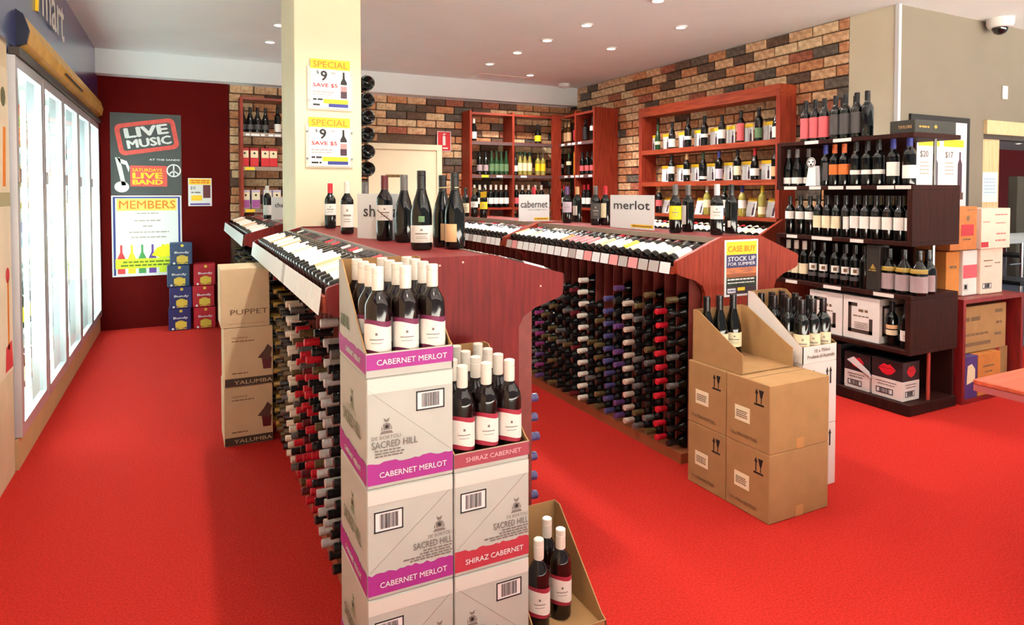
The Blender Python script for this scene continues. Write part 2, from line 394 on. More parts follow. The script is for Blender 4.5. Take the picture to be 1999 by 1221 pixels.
# smoke detector and dome camera
t = thing('smoke_detector', (4.68, 7.72, CEILZ), 'round white smoke detector on the ceiling above the corner shelves', 'smoke detector')
m = MB(); m.lathe([(.085, 0), (.085, -.03), (.075, -.045), (.05, -.05)], 24); link('body', m.mesh('body', WHITEPL, smooth=True), t)
m = MB(); m.lathe([(.04, -.05), (.035, -.06), (.01, -.062)], 16); link('sensor', m.mesh('sensor', WHITEPL, smooth=True), t)
t = thing('dome_camera', (6.25, 3.17, CEILZ), 'white security camera with black glass dome on the ceiling', 'security camera')
m = MB(); m.lathe([(.10, 0), (.10, -.05), (.085, -.075), (.06, -.078)], 24); link('housing', m.mesh('housing', WHITEPL, smooth=True), t)
m = MB(); m.lathe([(.06, -.074), (.058, -.095), (.045, -.12), (.022, -.135), (.004, -.138)], 20); link('dome', m.mesh('dome', mat('black_dome', (16, 16, 18), .05, coat=.6), smooth=True), t)
# ================================================================ BOTTLES
PROF = {
 'bordeaux': [(.030, 0), (.036, .004), (.0372, .012), (.0372, .184), (.0350, .199), (.0275, .214), (.0195, .226), (.0152, .238), (.0146, .291), (.0160, .292), (.0160, .300)],
 'burgundy': [(.033, 0), (.0395, .004), (.0408, .012), (.0408, .130), (.0385, .152), (.0310, .183), (.0215, .213), (.0165, .236), (.0150, .262), (.0146, .291), (.0160, .292), (.0160, .300)],
 'hock': [(.030, 0), (.0350, .004), (.0360, .012), (.0360, .140), (.0335, .165), (.0265, .205), (.0190, .245), (.0155, .275), (.0148, .318), (.0160, .319), (.0160, .326)],
 'magnum': [(.004, .034), (.018, .026), (.034, .008), (.0415, .001), (.047, .0), (.0515, .006), (.053, .018), (.053, .19), (.050, .215), (.038, .26), (.026, .30), (.020, .33), (.018, .37), (.018, .39)],
 'flask': [(.036, 0), (.044, .004), (.045, .012), (.045, .12), (.043, .145), (.033, .170), (.020, .190), (.0155, .205), (.0150, .252), (.0165, .253), (.0165, .262)],
}
CAPZ = {'bordeaux': (.236, .3025), 'burgundy': (.232, .3025), 'hock': (.268, .3285), 'magnum': (.318, .392), 'flask': (.206, .2645)}
_bm = {}
def cached(key, fn):
    if key not in _bm: _bm[key] = fn()
    return _bm[key]
def body_mesh(kind, glass, seg):
    return cached(('b', kind, glass.name, seg), lambda: MB().lathe(PROF[kind], seg).mesh('bottle_glass', glass, smooth=True))
def cap_mesh(kind, cap, seg):
    def f():
        z0, z1 = CAPZ[kind]; rr = .0172 if kind != 'magnum' else .0215; e = .0012
        mid = z1 - .02
        prof = [(rr - .0006 if kind != 'burgundy' else rr, z0), (rr, z0 + .006), (rr, mid - .001), (rr - e, mid), (rr - e, mid + .001), (rr, mid + .002), (rr, z1 - .002), (rr - .002, z1)]
        return MB().lathe(prof, seg).mesh('capsule', CAPS[cap], smooth=True)
    return cached(('c', kind, cap, seg), f)
def rad(kind): return max(r for r, z in PROF[kind])
def lab_mesh(kind, lab, seg):
    col, z0, z1, half = lab
    return cached(('l', kind, lab, seg), lambda: MB().arc(rad(kind) + .0007, z0, z1, math.radians(half), seg).mesh('label', LABS[col], smooth=True))
UPRIGHT = []     # bottles that stand, with their radius
def bottle(kind, loc, cap, lab, label, group=None, rz=0.0, R=None, glass=None, seg=14, scale=1.0, name='wine_bottle', lab2=None):
    o = link(name, body_mesh(kind, glass or GLASS, seg), None, loc)
    if R is not None: o.rotation_euler = R.to_euler()
    else: o.rotation_euler = (0, 0, rz)
    if scale != 1.0: o.scale = (scale,) * 3
    tag(o, label, 'wine bottle', group)
    if R is None: UPRIGHT.append((o, rad(kind) * scale))
    if cap: link('capsule', cap_mesh(kind, cap, seg), o)
    for l in (lab, lab2):
        if l:
            link('label', lab_mesh(kind, l, 8 if seg < 18 else 14), o)
            if seg >= 18 and l[2] - l[1] > .05 and l[3] > 50:
                # a crest and a few printed lines
                zc, hl = (l[1] + l[2]) / 2, l[2] - l[1]; r2 = rad(kind) + .0011
                link('label_print', cached(('lp', kind, l), lambda: MB().arc(r2, zc + hl * .18, zc + hl * .30, math.radians(7), 3).arc(r2, zc - hl * .02, zc + hl * .06, math.radians(34), 8).arc(r2, zc - hl * .16, zc - hl * .13, math.radians(26), 8).arc(r2, zc - hl * .26, zc - hl * .23, math.radians(30), 8).mesh('label_print', mat('label_ink', (150, 140, 128), .6))), o)
    return o
CAMZ = -YAW   # rotation that turns a label (facing -Y) towards the entrance side
def facing(x, y): return math.atan2(x, y) * -1.0
W = ('white', .035, .125, 78)
# orientations of bottles that lie down
R_NECK_LEFT = Matrix.Rotation(-math.pi / 2, 4, 'Y')      # neck points to -X
R_NECK_RIGHT = Matrix.Rotation(math.pi / 2, 4, 'Y')      # neck points to +X
def slope_rot(sign, ang):
    # base at the lip, neck climbing to the ridge (sign +1: climbs towards +X), label upwards
    th = sign * (math.pi / 2 - ang)
    return Matrix.Rotation(th, 4, 'Y') @ Matrix.Rotation(-sign * math.pi / 2, 4, 'Z')
# ================================================================ GONDOLAS
def gondola(cx, y0, y1, zr, label, hw=.455, rw=.15, bw=.26, ph=.40, group=None, mh=MAHOG, front_screws=True, strip=True, lefts=True, rights=False, rackcols=(0, 0), ticket_seed=1, dl=.122, dlb=.185):
    t = thing('wine_gondola', (cx, y0, 0), label, 'display stand', group)
    zl, zlb = zr - dl, zr - dlb
    T = .025
    def prof(top):
        r = [(-rw, zr), (-hw, zl + .005), (-hw - .006, zl - .006), (-hw, zlb), (-hw + .02, zlb - .012), (-bw - .07, zlb - .045), (-bw - .02, zlb - .075), (-bw, zlb - .115), (-bw, 0)]
        return r + [(-a, b) for a, b in reversed(r)]
    for yy in (y0 + T, y1):
        MB().prism([(a, b) for a, b in prof(0)], (cx, yy - T, 0), (1, 0, 0), (0, 0, 1), (0, -1, 0), T).build('end_panel', mh, t)
    if front_screws:
        m = MB()
        for a, b in ((-.06, zr - .03), (.03, zr - .022), (hw - .10, zl - .04)):
            m.prism(disc(a, b, .004, 8), (cx, y0 - .001, 0), (1, 0, 0), (0, 0, 1), (0, -1, 0), .002)
        m.build('screw_caps', mat('screw_cap', (226, 170, 150), .5), t)
    ya, yb = y0 + T, y1 - T
    bx('ridge_shelf', cx - rw - .01, cx + rw + .01, ya, yb, zr - .035, zr - .008, MAHOG_R, t)
    for s in (-1, 1):
        bx('shelf_edging', min(cx + s * (rw + .01), cx + s * (rw + .016)), max(cx + s * (rw + .01), cx + s * (rw + .016)), ya, yb, zr - .036, zr - .004, mat('grey_edging', (150, 132, 116), .4), t)
    bx('centre_board', cx - .01, cx + .01, ya, yb, .06, zr - .035, RACKIN, t)
    for s in (-1, 1):
        # sloping tray under the lying bottles
        pts = [(0, 0), (.335, .118), (.335, .106), (0, -.012)]
        m = MB()
        a0 = cx + s * hw; 
        q = [(a0, zlb + .012), (a0 - s * .31, zlb + .10), (a0 - s * .31, zlb + .085), (a0, zlb - .003)]
        k = len(m.v)
        for yy in (ya, yb):
            for a, b in q: m.v.append((a, yy, b))
        fc = [(0, 1, 2, 3), (7, 6, 5, 4), (0, 4, 5, 1), (1, 5, 6, 2), (2, 6, 7, 3), (3, 7, 4, 0)]
        m.f += fc; m.m += [0] * 6
        m.build('sloped_tray', RACKIN, t)
        bx('back_stop', min(cx + s * (rw - .01), cx + s * (rw + .0)), max(cx + s * (rw - .01), cx + s * (rw + .0)), ya, yb, zr - .11, zr - .036, RACKIN, t)
        bx('lip_rail', min(a0, a0 + s * .012), max(a0, a0 + s * .012), ya, yb, zlb - .005, zl - .028, MAHOG_H, t)
    bx('plinth', cx - ph, cx + ph, ya, yb, 0, .055, mat('plinth_edge', (150, 84, 52), .5, var=.1, scale=5), t)
    # price tickets along the lip
    rnd = random.Random(ticket_seed)
    sides = ([-1] if lefts else []) + ([1] if rights else [])
    tm = {}
    for s in sides:
        a0 = cx + s * (hw + .0125); y = ya + .012
        while y < yb - .08:
            w = .082
            col = rnd.choices(('white_paper', 'grey_ticket', 'pink_ticket', 'green_ticket', 'yellow_print'), weights=(10, 3, .7, .35, .3) if strip else (14, .3, 0, 0, 0))[0]
            mm = {'white_paper': PAPER, 'grey_ticket': mat('grey_ticket', (180, 172, 168), .6), 'pink_ticket': mat('pink_ticket', (226, 150, 150), .6), 'green_ticket': mat('green_ticket', (120, 170, 90), .6), 'yellow_print': YELLOW}[col]
            key = (s, col)
            if key not in tm:
                m = MB()
                lo, hi = (zlb - .004, zl - .008) if strip else (zlb - .012, zl - .002)
                m.v = [(s * .012, 0, lo), (s * .012, w, lo), (s * .001, w, hi), (s * .001, 0, hi), (s * .014, 0, lo), (s * .014, w, lo), (s * .003, w, hi), (s * .003, 0, hi)]
                m.f = [(0, 3, 2, 1), (4, 5, 6, 7), (0, 1, 5, 4), (2, 3, 7, 6), (1, 2, 6, 5), (3, 0, 4, 7)]; m.m = [0] * 6
                tm[key] = m.mesh('price_ticket', mm)
            link('price_ticket', tm[key], t, (a0 - cx, y - y0, 0)); y += w + (.012 if strip else .003)
    # vertical rack dividers, on the sides that show
    dm = MB().box(-.155, .155, -.003, .003, .055, zlb + .0).mesh('divider', mat('divider_board', (124, 52, 44), .5, var=.1))
    for s, rng in ((-1, rackcols[0]), (1, rackcols[1])):
        if not rng: continue
        y = rng[0] - .05
        while y <= rng[1] + .051:
            if ya < y < yb: link('divider', dm, t, (s * .175, y - y0, 0))
            y += .1
    return t
ZR1, ZR2, ZR3 = 1.237, 1.225, 1.225
g1 = gondola(.885, 2.22, 4.66, ZR1, 'mahogany wine gondola with the shiraz sign, in front of the cream pillar', ph=.37, mh=MAHOG_R, strip=False, rights=False, rackcols=((2.30, 4.55), (2.30, 3.2)), ticket_seed=3, dl=.09, dlb=.168)
g2 = gondola(.885, 5.36, 7.82, ZR1, 'mahogany wine gondola standing behind the cream pillar', ph=.37, mh=MAHOG_R, strip=False, rackcols=(None, None), ticket_seed=4, dl=.09, dlb=.168)
g3 = gondola(2.79, 2.70, 4.77, ZR2, 'mahogany wine gondola with the case buy poster on its end', rackcols=((2.80, 4.70), None), ticket_seed=5, front_screws=False)
g4 = gondola(2.79, 4.79, 6.40, ZR2, 'mahogany wine gondola with the cabernet sign, behind the merlot one', rackcols=((4.89, 5.8), None), ticket_seed=9)
# ---------------------------------------------------------------- racked bottles, necks outwards
ORD = ('first', 'second', 'third', 'fourth', 'fifth', 'sixth', 'seventh', 'eighth', 'ninth', 'tenth', 'eleventh', 'twelfth', 'thirteenth', 'fourteenth', 'fifteenth', 'sixteenth', 'seventeenth', 'eighteenth', 'nineteenth', 'twentieth') + tuple('twenty-' + q for q in ('first', 'second', 'third', 'fourth', 'fifth', 'sixth', 'seventh', 'eighth', 'ninth')) + ('thirtieth', 'thirty-first', 'thirty-second')
def rack(cx, side, cols, tip, group, place, solo, colname, pitch=.079):
    R = R_NECK_LEFT if side < 0 else R_NECK_RIGHT
    rest = MB(); 
    for ci, (y, cap, ztop) in enumerate(cols):
        n = int((ztop - .092) / pitch) + 1
        lo, hi = solo(y)
        for k in range(n):
            z = .055 + .0375 + k * pitch
            x = cx + side * (tip - .302 + random.uniform(-.008, .008))
            c = cap if isinstance(cap, str) else random.choice(cap)
            if lo <= k <= hi:
                bottle('bordeaux', (x, y, z), c, None, f'bottle with {c} capsule, {ORD[k]} up, {ORD[ci]} {colname}', f'{c} capped bottles {group}', R=R, seg=12, name='racked_wine_bottle')
            else:
                M = Matrix.Translation((x, y, z)) @ R
                for prof, mi in ((PROF['bordeaux'], 0), ([(.0172, .236), (.0172, .300), (.015, .3025)], 1 + CAPN.index(c))):
                    b0 = len(rest.v); rest.lathe(prof, 8, mi)
                    for q in range(b0, len(rest.v)): rest.v[q] = tuple(M @ Vector(rest.v[q]))
    if rest.v:
        o = rest.build('racked_bottles', [GLASS] + [CAPS[c] for c in CAPN], None, smooth=True, at=(cx, cols[0][0], .055))
        tag(o, f'remaining dark wine bottles packed deep in the rack {place}', 'wine bottles', kind='stuff')
CAPN = list(CAPS)
DK = ('black', 'black', 'grey', 'black', 'bronze')
L1 = {2.4: DK, 2.5: 'black', 2.6: 'silver', 2.7: 'silver', 2.8: DK, 2.9: ('red', 'black'), 3.0: 'red', 3.1: ('red', 'maroon'), 3.2: DK, 3.3: 'red', 3.4: DK, 3.5: 'white', 3.6: 'white', 3.7: DK, 3.8: DK, 3.9: 'bronze', 4.0: DK, 4.1: 'gold', 4.2: 'gold', 4.3: 'bronze', 4.4: DK, 4.5: DK}
HT = {3.0: .86, 3.1: .80, 3.3: .84, 2.9: .72, 2.6: .97, 2.7: .80}
rack(.885, -1, [(y, c, HT.get(y, .93)) for y, c in L1.items()], .405, 'in the fridge-side rack', 'below the shiraz tray', lambda y: (0, 99) if y < 3.55 else (99, 99), 'rack column from the shiraz end, fridge side')
rack(.885, 1, [(2.3, 'indigo', .70), (2.4, DK, .6)], .385, 'facing the merlot aisle', 'facing the merlot aisle', lambda y: (0, 99) if y < 2.35 else (99, 99), 'rack column from the shiraz end, aisle side')
MC = [(2.80, DK, .96), (2.90, 'red', .87), (3.00, DK, .92), (3.10, DK, .84), (3.20, 'cream', .87), (3.30, ('purple', 'black'), .96), (3.40, 'indigo', .88), (3.50, ('bronze', 'black'), .66), (3.60, DK, .80),
      (3.70, 'white', .90), (3.80, ('maroon', 'black'), .88), (3.90, DK, .86), (4.00, DK, .84), (4.10, ('bronze', 'black'), .80), (4.20, DK, .80), (4.30, ('magenta', 'purple'), .80), (4.40, DK, .80), (4.50, 'orange', .80), (4.60, 'black', .8), (4.70, DK, .8)]
rack(2.79, -1, MC, .43, 'in the merlot rack', 'below the merlot tray', lambda y: (0, 99) if y < 4.35 else (99, 99), 'merlot rack column from the poster end')
rack(2.79, -1, [(4.95, 'orange', .8), (5.05, DK, .8), (5.15, 'magenta', .8)], .43, 'in the cabernet rack', 'below the cabernet tray', lambda y: (99, 99), '')
# far gondola: the rows that show above the cartons
rack(.885, -1, [(y, DK, .93) for y in (5.5, 5.7, 5.9, 6.1, 6.3, 6.5, 6.7, 6.9, 7.1, 7.3)], .41, 'in the rack behind the pillar', 'behind the cream pillar', lambda y: (99, 99), '')
# ---------------------------------------------------------------- bottles lying on the sloping trays
def tray(cx, side, y0, y1, zr, cols, place, group, hw=.455, dlb=.185):
    zlb = zr - dlb; ang = math.atan2(.088, .31)
    R = slope_rot(-side, ang)
    y = y0
    i = 0
    while y <= y1:
        c = random.choice(cols) if not callable(cols) else cols(y)
        lab = (c, .03 + random.uniform(0, .012), .16 + random.uniform(-.03, .01), 84)
        cap = random.choice(('black', 'black', 'maroon', 'red', 'bronze', 'white', 'grey'))
        x = cx + side * (hw - .022); z = zlb + .012 + .0372 / math.cos(ang) + .008
        bottle('bordeaux', (x, y, z), cap, lab, f'bottle with {c} label lying {ORD[i]} along the tray {place}', f'{c} label bottles on the tray {group}', R=R, seg=14, name='lying_wine_bottle')
        y += .0795; i += 1
CW = ('white', 'white', 'white', 'cream', 'white', 'tan', 'white')
tray(.885, -1, 2.29, 4.6, ZR1, CW, 'from the carton stacks', 'below the shiraz sign', dlb=.168)
tray(.885, 1, 2.29, 2.95, ZR1, ('white',), 'facing the merlot aisle', 'facing the merlot aisle', dlb=.168)
tray(.885, -1, 5.43, 7.75, ZR1, CW, 'behind the cream pillar', 'behind the pillar', dlb=.168)
tray(2.79, -1, 2.78, 4.72, ZR2, lambda y: 'yellow' if 3.2 < y < 3.3 or 3.35 < y < 3.4 else ('pink' if 3.6 < y < 3.9 else ('orange' if 3.9 < y < 4.0 else random.choice(CW))), 'behind the case buy panel', 'below the merlot sign')
tray(2.79, -1, 4.86, 6.33, ZR2, CW, 'beyond the merlot gondola', 'below the cabernet sign')
# ---------------------------------------------------------------- what stands on the shiraz ridge
zs = ZR1 - .008
def stand(px, py, zs, kind, cap, lab, label, rz=None, **k):
    p = atZ(px, py, zs)
    return bottle(kind, (p.x, p.y, zs), cap, lab, label, k.pop('group', None), rz=facing(p.x, p.y) if rz is None else rz, seg=20, **k)
stand(645, 446, zs, 'bordeaux', 'red', ('white', .09, .165, 80), 'wine bottle with bright red capsule and square white label by the pillar')
stand(678, 457, zs, 'bordeaux', 'white', ('white', .04, .172, 80), 'wine bottle with white cap and tall white label by the shiraz sign')
stand(714, 455, zs, 'bordeaux', 'grey', None, 'wine bottle hidden behind the shiraz sign with only its neck showing')
b = stand(751, 470, zs, 'bordeaux', 'maroon', ('white', .095, .165, 85), 'wine bottle with dark red capsule in front of the shiraz sign', scale=1.08)
m = MB(); m.arc(.0384, .112, .118, math.radians(60), 10, wave=lambda q: .03 - .06 * q); link('label_slash', m.mesh('label_slash', CAPS['maroon'], smooth=True), b)
stand(789, 473, zs, 'burgundy', 'grey', None, 'unlabelled sloping-shouldered bottle with grey cap right of the shiraz sign', scale=1.08)
b = stand(823, 488, zs, 'burgundy', 'black', ('white', .03, .095, 82), 'big black-capped burgundy bottle with white label and small green crest', scale=1.1)
m = MB(); m.arc(.0416, .108, .13, math.radians(16), 6); link('crest', m.mesh('crest', LABS['green'], smooth=True), b)
b1 = stand(864, 482, zs, 'burgundy', 'black', ('tan', .03, .10, 55), 'black bottle with tan label tied by string, behind its twin', rz=.4, scale=1.05)
b2 = stand(888, 486, zs, 'burgundy', 'black', ('tan', .03, .10, 40), 'black bottle with tan label tied by string, at the end of the ridge', rz=-.9, scale=1.08)
m = MB(); c = (Vector(b1.location) + Vector(b2.location)) / 2; pts = []
for i in range(25):
    a = 2 * math.pi * i / 24; dv = (Vector(b2.location) - Vector(b1.location)); dd = dv.normalized(); nn = Vector((-dd.y, dd.x, 0))
    pts.append(c + dd * (math.cos(a) * (dv.length / 2 + .022)) + nn * (math.sin(a) * .023) + Vector((0, 0, .262)))
m.tube(pts, .0025, 6); tag(m.build('string_tie', mat('twine', (214, 196, 150), .9), at=tuple(c)), 'pale string tied round the necks of two black bottles', 'string')
def sign_card(x0, x1, y, z, hgt, txt, label, yaw=0.0, foot=None, tw=.8, tb=.62, small=None):
    t = thing('sign_card', ((x0 + x1) / 2, y, z), label, 'sign', 'grape variety sign cards')
    w = x1 - x0
    m = MB(); m.box(-w / 2, w / 2, 0, .003, 0, hgt); link('card', m.mesh('card', PAPER), t)
    m = MB(); m.prism([(0, 0), (.05, 0), (0, .09)], (0, .003, 0), (0, 1, 0), (0, 0, 1), (1, 0, 0), .004); link('easel', m.mesh('easel', CLEARPL), t)
    t.rotation_euler = (0, 0, yaw)
    t2 = thing('tmp', (0, 0, 0), None, None)
    f = Face((-w / 2, 0, 0), (1, 0, 0), (0, 0, 1), (0, -1, 0), t2)
    outs = [f.text(txt, w * (1 - tw) / 2, w * (1 + tw) / 2, hgt * (tb - .11), hgt * (tb + .15), mat('charcoal_ink', (60, 58, 60), .6), bold=.01)]
    if small: outs.append(f.text(small, w * .3, w * .9, hgt * (tb - .22), hgt * (tb - .16), GREYINK))
    if foot: outs.append(f.rect('yellow_strip', w * .5, w * .98, hgt * .05, hgt * .14, YELLOW)); outs.append(f.lines('small_print', [(w * .53, w * .95, hgt * .08, hgt * .03)], TANINK, d=.0024))
    for o in outs: o.parent = t
    bpy.data.objects.remove(t2)
    return t
pa, pb = atZ(693, 466, zs), atZ(785, 470, zs)
sign_card(.744, 1.080, 3.32, zs, .235, 'shiraz', 'white shiraz sign card standing behind the bottles', yaw=-1.04, tw=.72, tb=.6)
# chardonnay card behind the pillar
sign_card(.70, 1.0, 6.1, zs, .20, 'chardonnay', 'white sign card mostly hidden behind the cream pillar', tw=.8, tb=.6)
bottle('bordeaux', (.70, 6.4, zs), 'white', W, 'wine bottle with white label standing by the sign behind the pillar', rz=.2)
# ---------------------------------------------------------------- what stands on the merlot and cabernet ridges
zm = ZR2 - .008
stand(1318, 455, zm, 'bordeaux', 'grey', ('yellow', .085, .17, 84), 'wine bottle with large yellow label standing right of the merlot sign')
stand(1343, 453, zm, 'bordeaux', 'grey', ('white', .05, .17, 30), 'dark wine bottle turned sideways beside the yellow labelled one', rz=-1.6)
stand(1399, 459, zm, 'bordeaux', 'silver', ('white', .095, .175, 84), 'silver-capped wine bottle with plain white label above the case buy poster')
stand(1427, 456, zm, 'bordeaux', 'black', ('white', .04, .08, 14), 'dark wine bottle with small back label above the case buy poster', rz=-1.1)
stand(1107, 436, zm, 'bordeaux', 'purple', ('lilac', .09, .175, 84), 'wine bottle with purple capsule and lilac label on the merlot ridge')
stand(1127, 434, zm, 'bordeaux', 'tan', ('white', .06, .14, 40), 'wine bottle with tan capsule turned sideways on the merlot ridge', rz=-1.3)
stand(1163, 440, zm, 'bordeaux', 'grey', ('charcoal', .05, .17, 84), 'wine bottle with grey capsule and dark grey label left of the merlot sign')
stand(1181, 440, zm, 'bordeaux', 'red', ('cream', .06, .17, 44), 'wine bottle with red capsule and cream label tucked behind the merlot sign', rz=-1.2)
stand(1042, 430, zm, 'bordeaux', 'red', ('white', .07, .17, 40), 'wine bottle with red capsule right of the cabernet sign', rz=.9)
b = stand(944, 426, zm, 'bordeaux', 'black', ('yellow', .09, .16, 84), 'wine bottle with yellow label and yellow neck tag left of the cabernet sign')
m = MB(); m.prism([(-.03, 0), (.03, .01), (.03, .07), (-.03, .06)], (0, -.03, .2), (1, 0, 0), (0, -.4, .92), (0, -.92, -.4), .002); link('neck_tag', m.mesh('neck_tag', YELLOW), b)
stand(926, 424, zm, 'bordeaux', 'bronze', ('white', .1, .16, 80), 'wine bottle with small white label left of the cabernet sign')
stand(909, 423, zm, 'bordeaux', 'black', ('cream', .04, .14, 80), 'wine bottle with cream label at the far end of the cabernet ridge')
sign_card(2.55, 3.05, 3.72, zm, .235, 'merlot', 'white merlot sign card with a yellow foot strip', yaw=-math.pi / 2, foot=1, tw=.82, tb=.68)
sign_card(2.62, 2.90, 5.06, zm, .235, 'cabernet', 'white cabernet sign card with a yellow foot strip', yaw=-.2, foot=1, tw=.88, tb=.62, small='sauvignon')
# case buy poster on the gondola end
cb = tag(bx('case_buy_poster', 2.664, 2.915, 2.694, 2.699, .892, 1.207, PAPER, at=(2.79, 2.694, .892)), 'case buy poster with yellow head and sunset picture on the gondola end', 'poster')
f = fF(2.664, 2.694, .892, cb); w, hh = .251, .315
f.rect('yellow_head', .012, w - .012, .232, hh - .01, YELLOW); f.text('CASE BUY', .02, w - .02, .248, .282, ORANGE, bold=.02)
f.rect('blue_field', .012, w - .012, .16, .232, mat('dusk_blue_print', (62, 62, 106), .6)); f.text('STOCK UP', .022, w - .022, .196, .222, PAPER, bold=.02); f.text('FOR SUMMER', .022, w - .022, .172, .190, PAPER, bold=.01)
f.rect('sunset_sky', .012, w - .012, .125, .16, mat('sunset_print', (216, 130, 70), .6, rgb2=(150, 90, 80), scale=12, stretch=(1, 1, 8))); f.rect('hill_shadow', .012, w - .012, .105, .125, mat('dusk_hill_print', (150, 84, 48), .6))
f.rect('vineyard', .012, w - .012, .055, .105, mat('vineyard_print', (44, 66, 40), .6, rgb2=(28, 34, 30), scale=40)); f.lines('small_print', [(.02, w - .02, .09, .008), (.02, w - .02, .072, .006)], PAPER)
f.rect('foot', .012, w - .012, .012, .055, mat('poster_foot', (60, 50, 60), .6)); f.rect('logo', .02, .08, .02, .045, PAPER, d=.0022); f.rect('yellow_chip', .095, .15, .03, .048, YELLOW, d=.0022)
f.lines('small_print', [(.025, .075, .03, .006)], BLUEP, d=.0032)
# ================================================================ CARTONS
def ragged(a0, a1, b0, b1, n, amp, seed):
    rnd = random.Random(seed)
    pts = [(a0, b0), (a1, b0)]
    for i in range(n, -1, -1): pts.append((a0 + (a1 - a0) * i / n, b1 + rnd.uniform(-amp, amp)))
    return pts
def barcode(f, a0, a1, b0, b1, seed=1, frame=True, m=INK):
    if frame:
        e = (a1 - a0) * .045
        f.rect('barcode_panel', a0, a1, b0, b1, PAPER, d=.0010)
        f.polys('barcode_frame', [[(a0, b0), (a1, b0), (a1, b0 + e), (a0, b0 + e)], [(a0, b1 - e), (a1, b1 - e), (a1, b1), (a0, b1)], [(a0, b0), (a0 + e, b0), (a0 + e, b1), (a0, b1)], [(a1 - e, b0), (a1, b0), (a1, b1), (a1 - e, b1)]], m, d=.0018)
    rnd = random.Random(seed); a = a0 + (a1 - a0) * .2; L = []
    while a < a1 - (a1 - a0) * .2:
        w = (a1 - a0) * rnd.choice((.012, .02, .03)); L.append([(a, b0 + (b1 - b0) * .16), (a + w, b0 + (b1 - b0) * .16), (a + w, b1 - (b1 - b0) * .14), (a, b1 - (b1 - b0) * .14)]); a += w + (a1 - a0) * rnd.choice((.012, .02, .026))
    f.polys('barcode_bars', L, m, d=.0018)
def crest(f, a, b, s, m=GREYINK):
    # little shield with a mitre above and a base below
    f.polys('crest', [[(a - .3 * s, b), (a + .3 * s, b), (a + .34 * s, b + .5 * s), (a, b + .62 * s), (a - .34 * s, b + .5 * s)], [(a - .6 * s, b - .35 * s), (a + .6 * s, b - .35 * s), (a + .42 * s, b - .1 * s), (a - .42 * s, b - .1 * s)],
                      [(a - .16 * s, b + .7 * s), (a + .16 * s, b + .7 * s), (a + .28 * s, b + 1.05 * s), (a, b + .9 * s), (a - .28 * s, b + 1.05 * s)], [(a - .5 * s, b), (a - .38 * s, b), (a - .44 * s, b + .4 * s)], [(a + .38 * s, b), (a + .5 * s, b), (a + .44 * s, b + .4 * s)]], m)
    f.poly('crest_core', disc(a, b + .28 * s, .16 * s, 10), INK, d=.002)
def dashes(f, a0, b0, a1, b1, n, m):
    L = []
    dx, dy = (a1 - a0) / n, (b1 - b0) / n
    ln = math.hypot(dx, dy); nx, ny = -dy / ln * .0006, dx / ln * .0006
    for i in range(n):
        x, y = a0 + dx * i, b0 + dy * i
        L.append([(x - nx, y - ny), (x + dx * .55 - nx, y + dy * .55 - ny), (x + dx * .55 + nx, y + dy * .55 + ny), (x + nx, y + ny)])
    f.polys('perforation', L, m)
SX0, SX1, SX2, SY0, SY1, SH = .452, .712, .968, 1.806, 2.15, .3165
def sacred(x0, x1, z, col, word, flip, label, cut=0.0, seed=1):
    t = thing('wine_carton', ((x0 + x1) / 2, (SY0 + SY1) / 2, z), label, 'carton', 'printed cream wine cartons stacked by the gondola end')
    w = x1 - x0; dp = SY1 - SY0
    bx('carton_body', x0 + .001, x1 - .001, SY0, SY1, z + .0005, z + SH - .0005, CARTON_W, t, bevel=.003)
    f = fF(x0, SY0, z, t)
    f.rect('top_flap', .003, w - .003, SH - .045, SH - .004, mat('carton_flap', (212, 212, 204), .7))
    f.poly('colour_band', ragged(.002, w - .002, .012, .072, 22, .0045, seed), col)
    f.text(word, .036, w - .022, .030, .046, PAPER, bold=.008)
    if flip:
        barcode(f, .02, .105, .19, .25, seed); ca = w - .075; dashes(f, .01, .08, w - .006, SH - .04, 46, GREYINK)
    else:
        barcode(f, w - .115, w - .028, .205, .262, seed); ca = .058; dashes(f, .006, SH - .035, w - .006, .075, 46, GREYINK)
    crest(f, ca if not flip else w - .045, .165, .032)
    a0 = .014 if not flip else w - .125
    f.text('DE BORTOLI', a0 + (0 if not flip else .045), a0 + (.085 if not flip else .118), .139, .149, GREYINK)
    f.text('SACRED HILL', a0, a0 + (.135 if not flip else .12), .114, .134, GREYINK, bold=.012)
    f.lines('small_print', [(a0 + .01, a0 + .085, .1045, .0045), (a0 + .01, a0 + .095, .0965, .0045), (a0 + .01, a0 + .09, .0885, .0045)] if not flip else [(a0 + .03, a0 + .12, .1045, .0045), (a0 + .02, a0 + .12, .0965, .0045), (a0 - .03, a0 + .12, .0885, .0045), (a0 - .01, a0 + .12, .081, .0045)], GREYINK, seed=seed)
    if x0 < .5:
        f = fL(x0, SY1, z, t)
        f.poly('colour_band', ragged(.002, dp - .002, .012, .072, 22, .0045, seed + 9), col)
        f.text(word, .08, dp - .06, .030, .046, PAPER, bold=.008)
        crest(f, dp * .5, .2, .04, mat('sage_ink', (128, 138, 110), .7)); f.text('SACRED HILL', .06, dp - .06, .125, .165, mat('sage_ink', (128, 138, 110), .7), bold=.01); f.text('DE BORTOLI', .11, dp - .11, .175, .187, mat('sage_ink', (128, 138, 110), .7))
    return t
for k in range(3): sacred(SX0, SX1, k * SH, MAGENTA, 'CABERNET MERLOT', k != 2, ('bottom', 'middle', 'top')[k] + ' closed carton of the cabernet merlot stack with magenta band', seed=k + 2)
for k in range(2): sacred(SX1 + .002, SX2, k * SH, CRIMSON, 'SHIRAZ CABERNET', k == 1, ('bottom', 'upper')[k] + ' closed carton of the shiraz cabernet stack with crimson band', seed=k + 12)
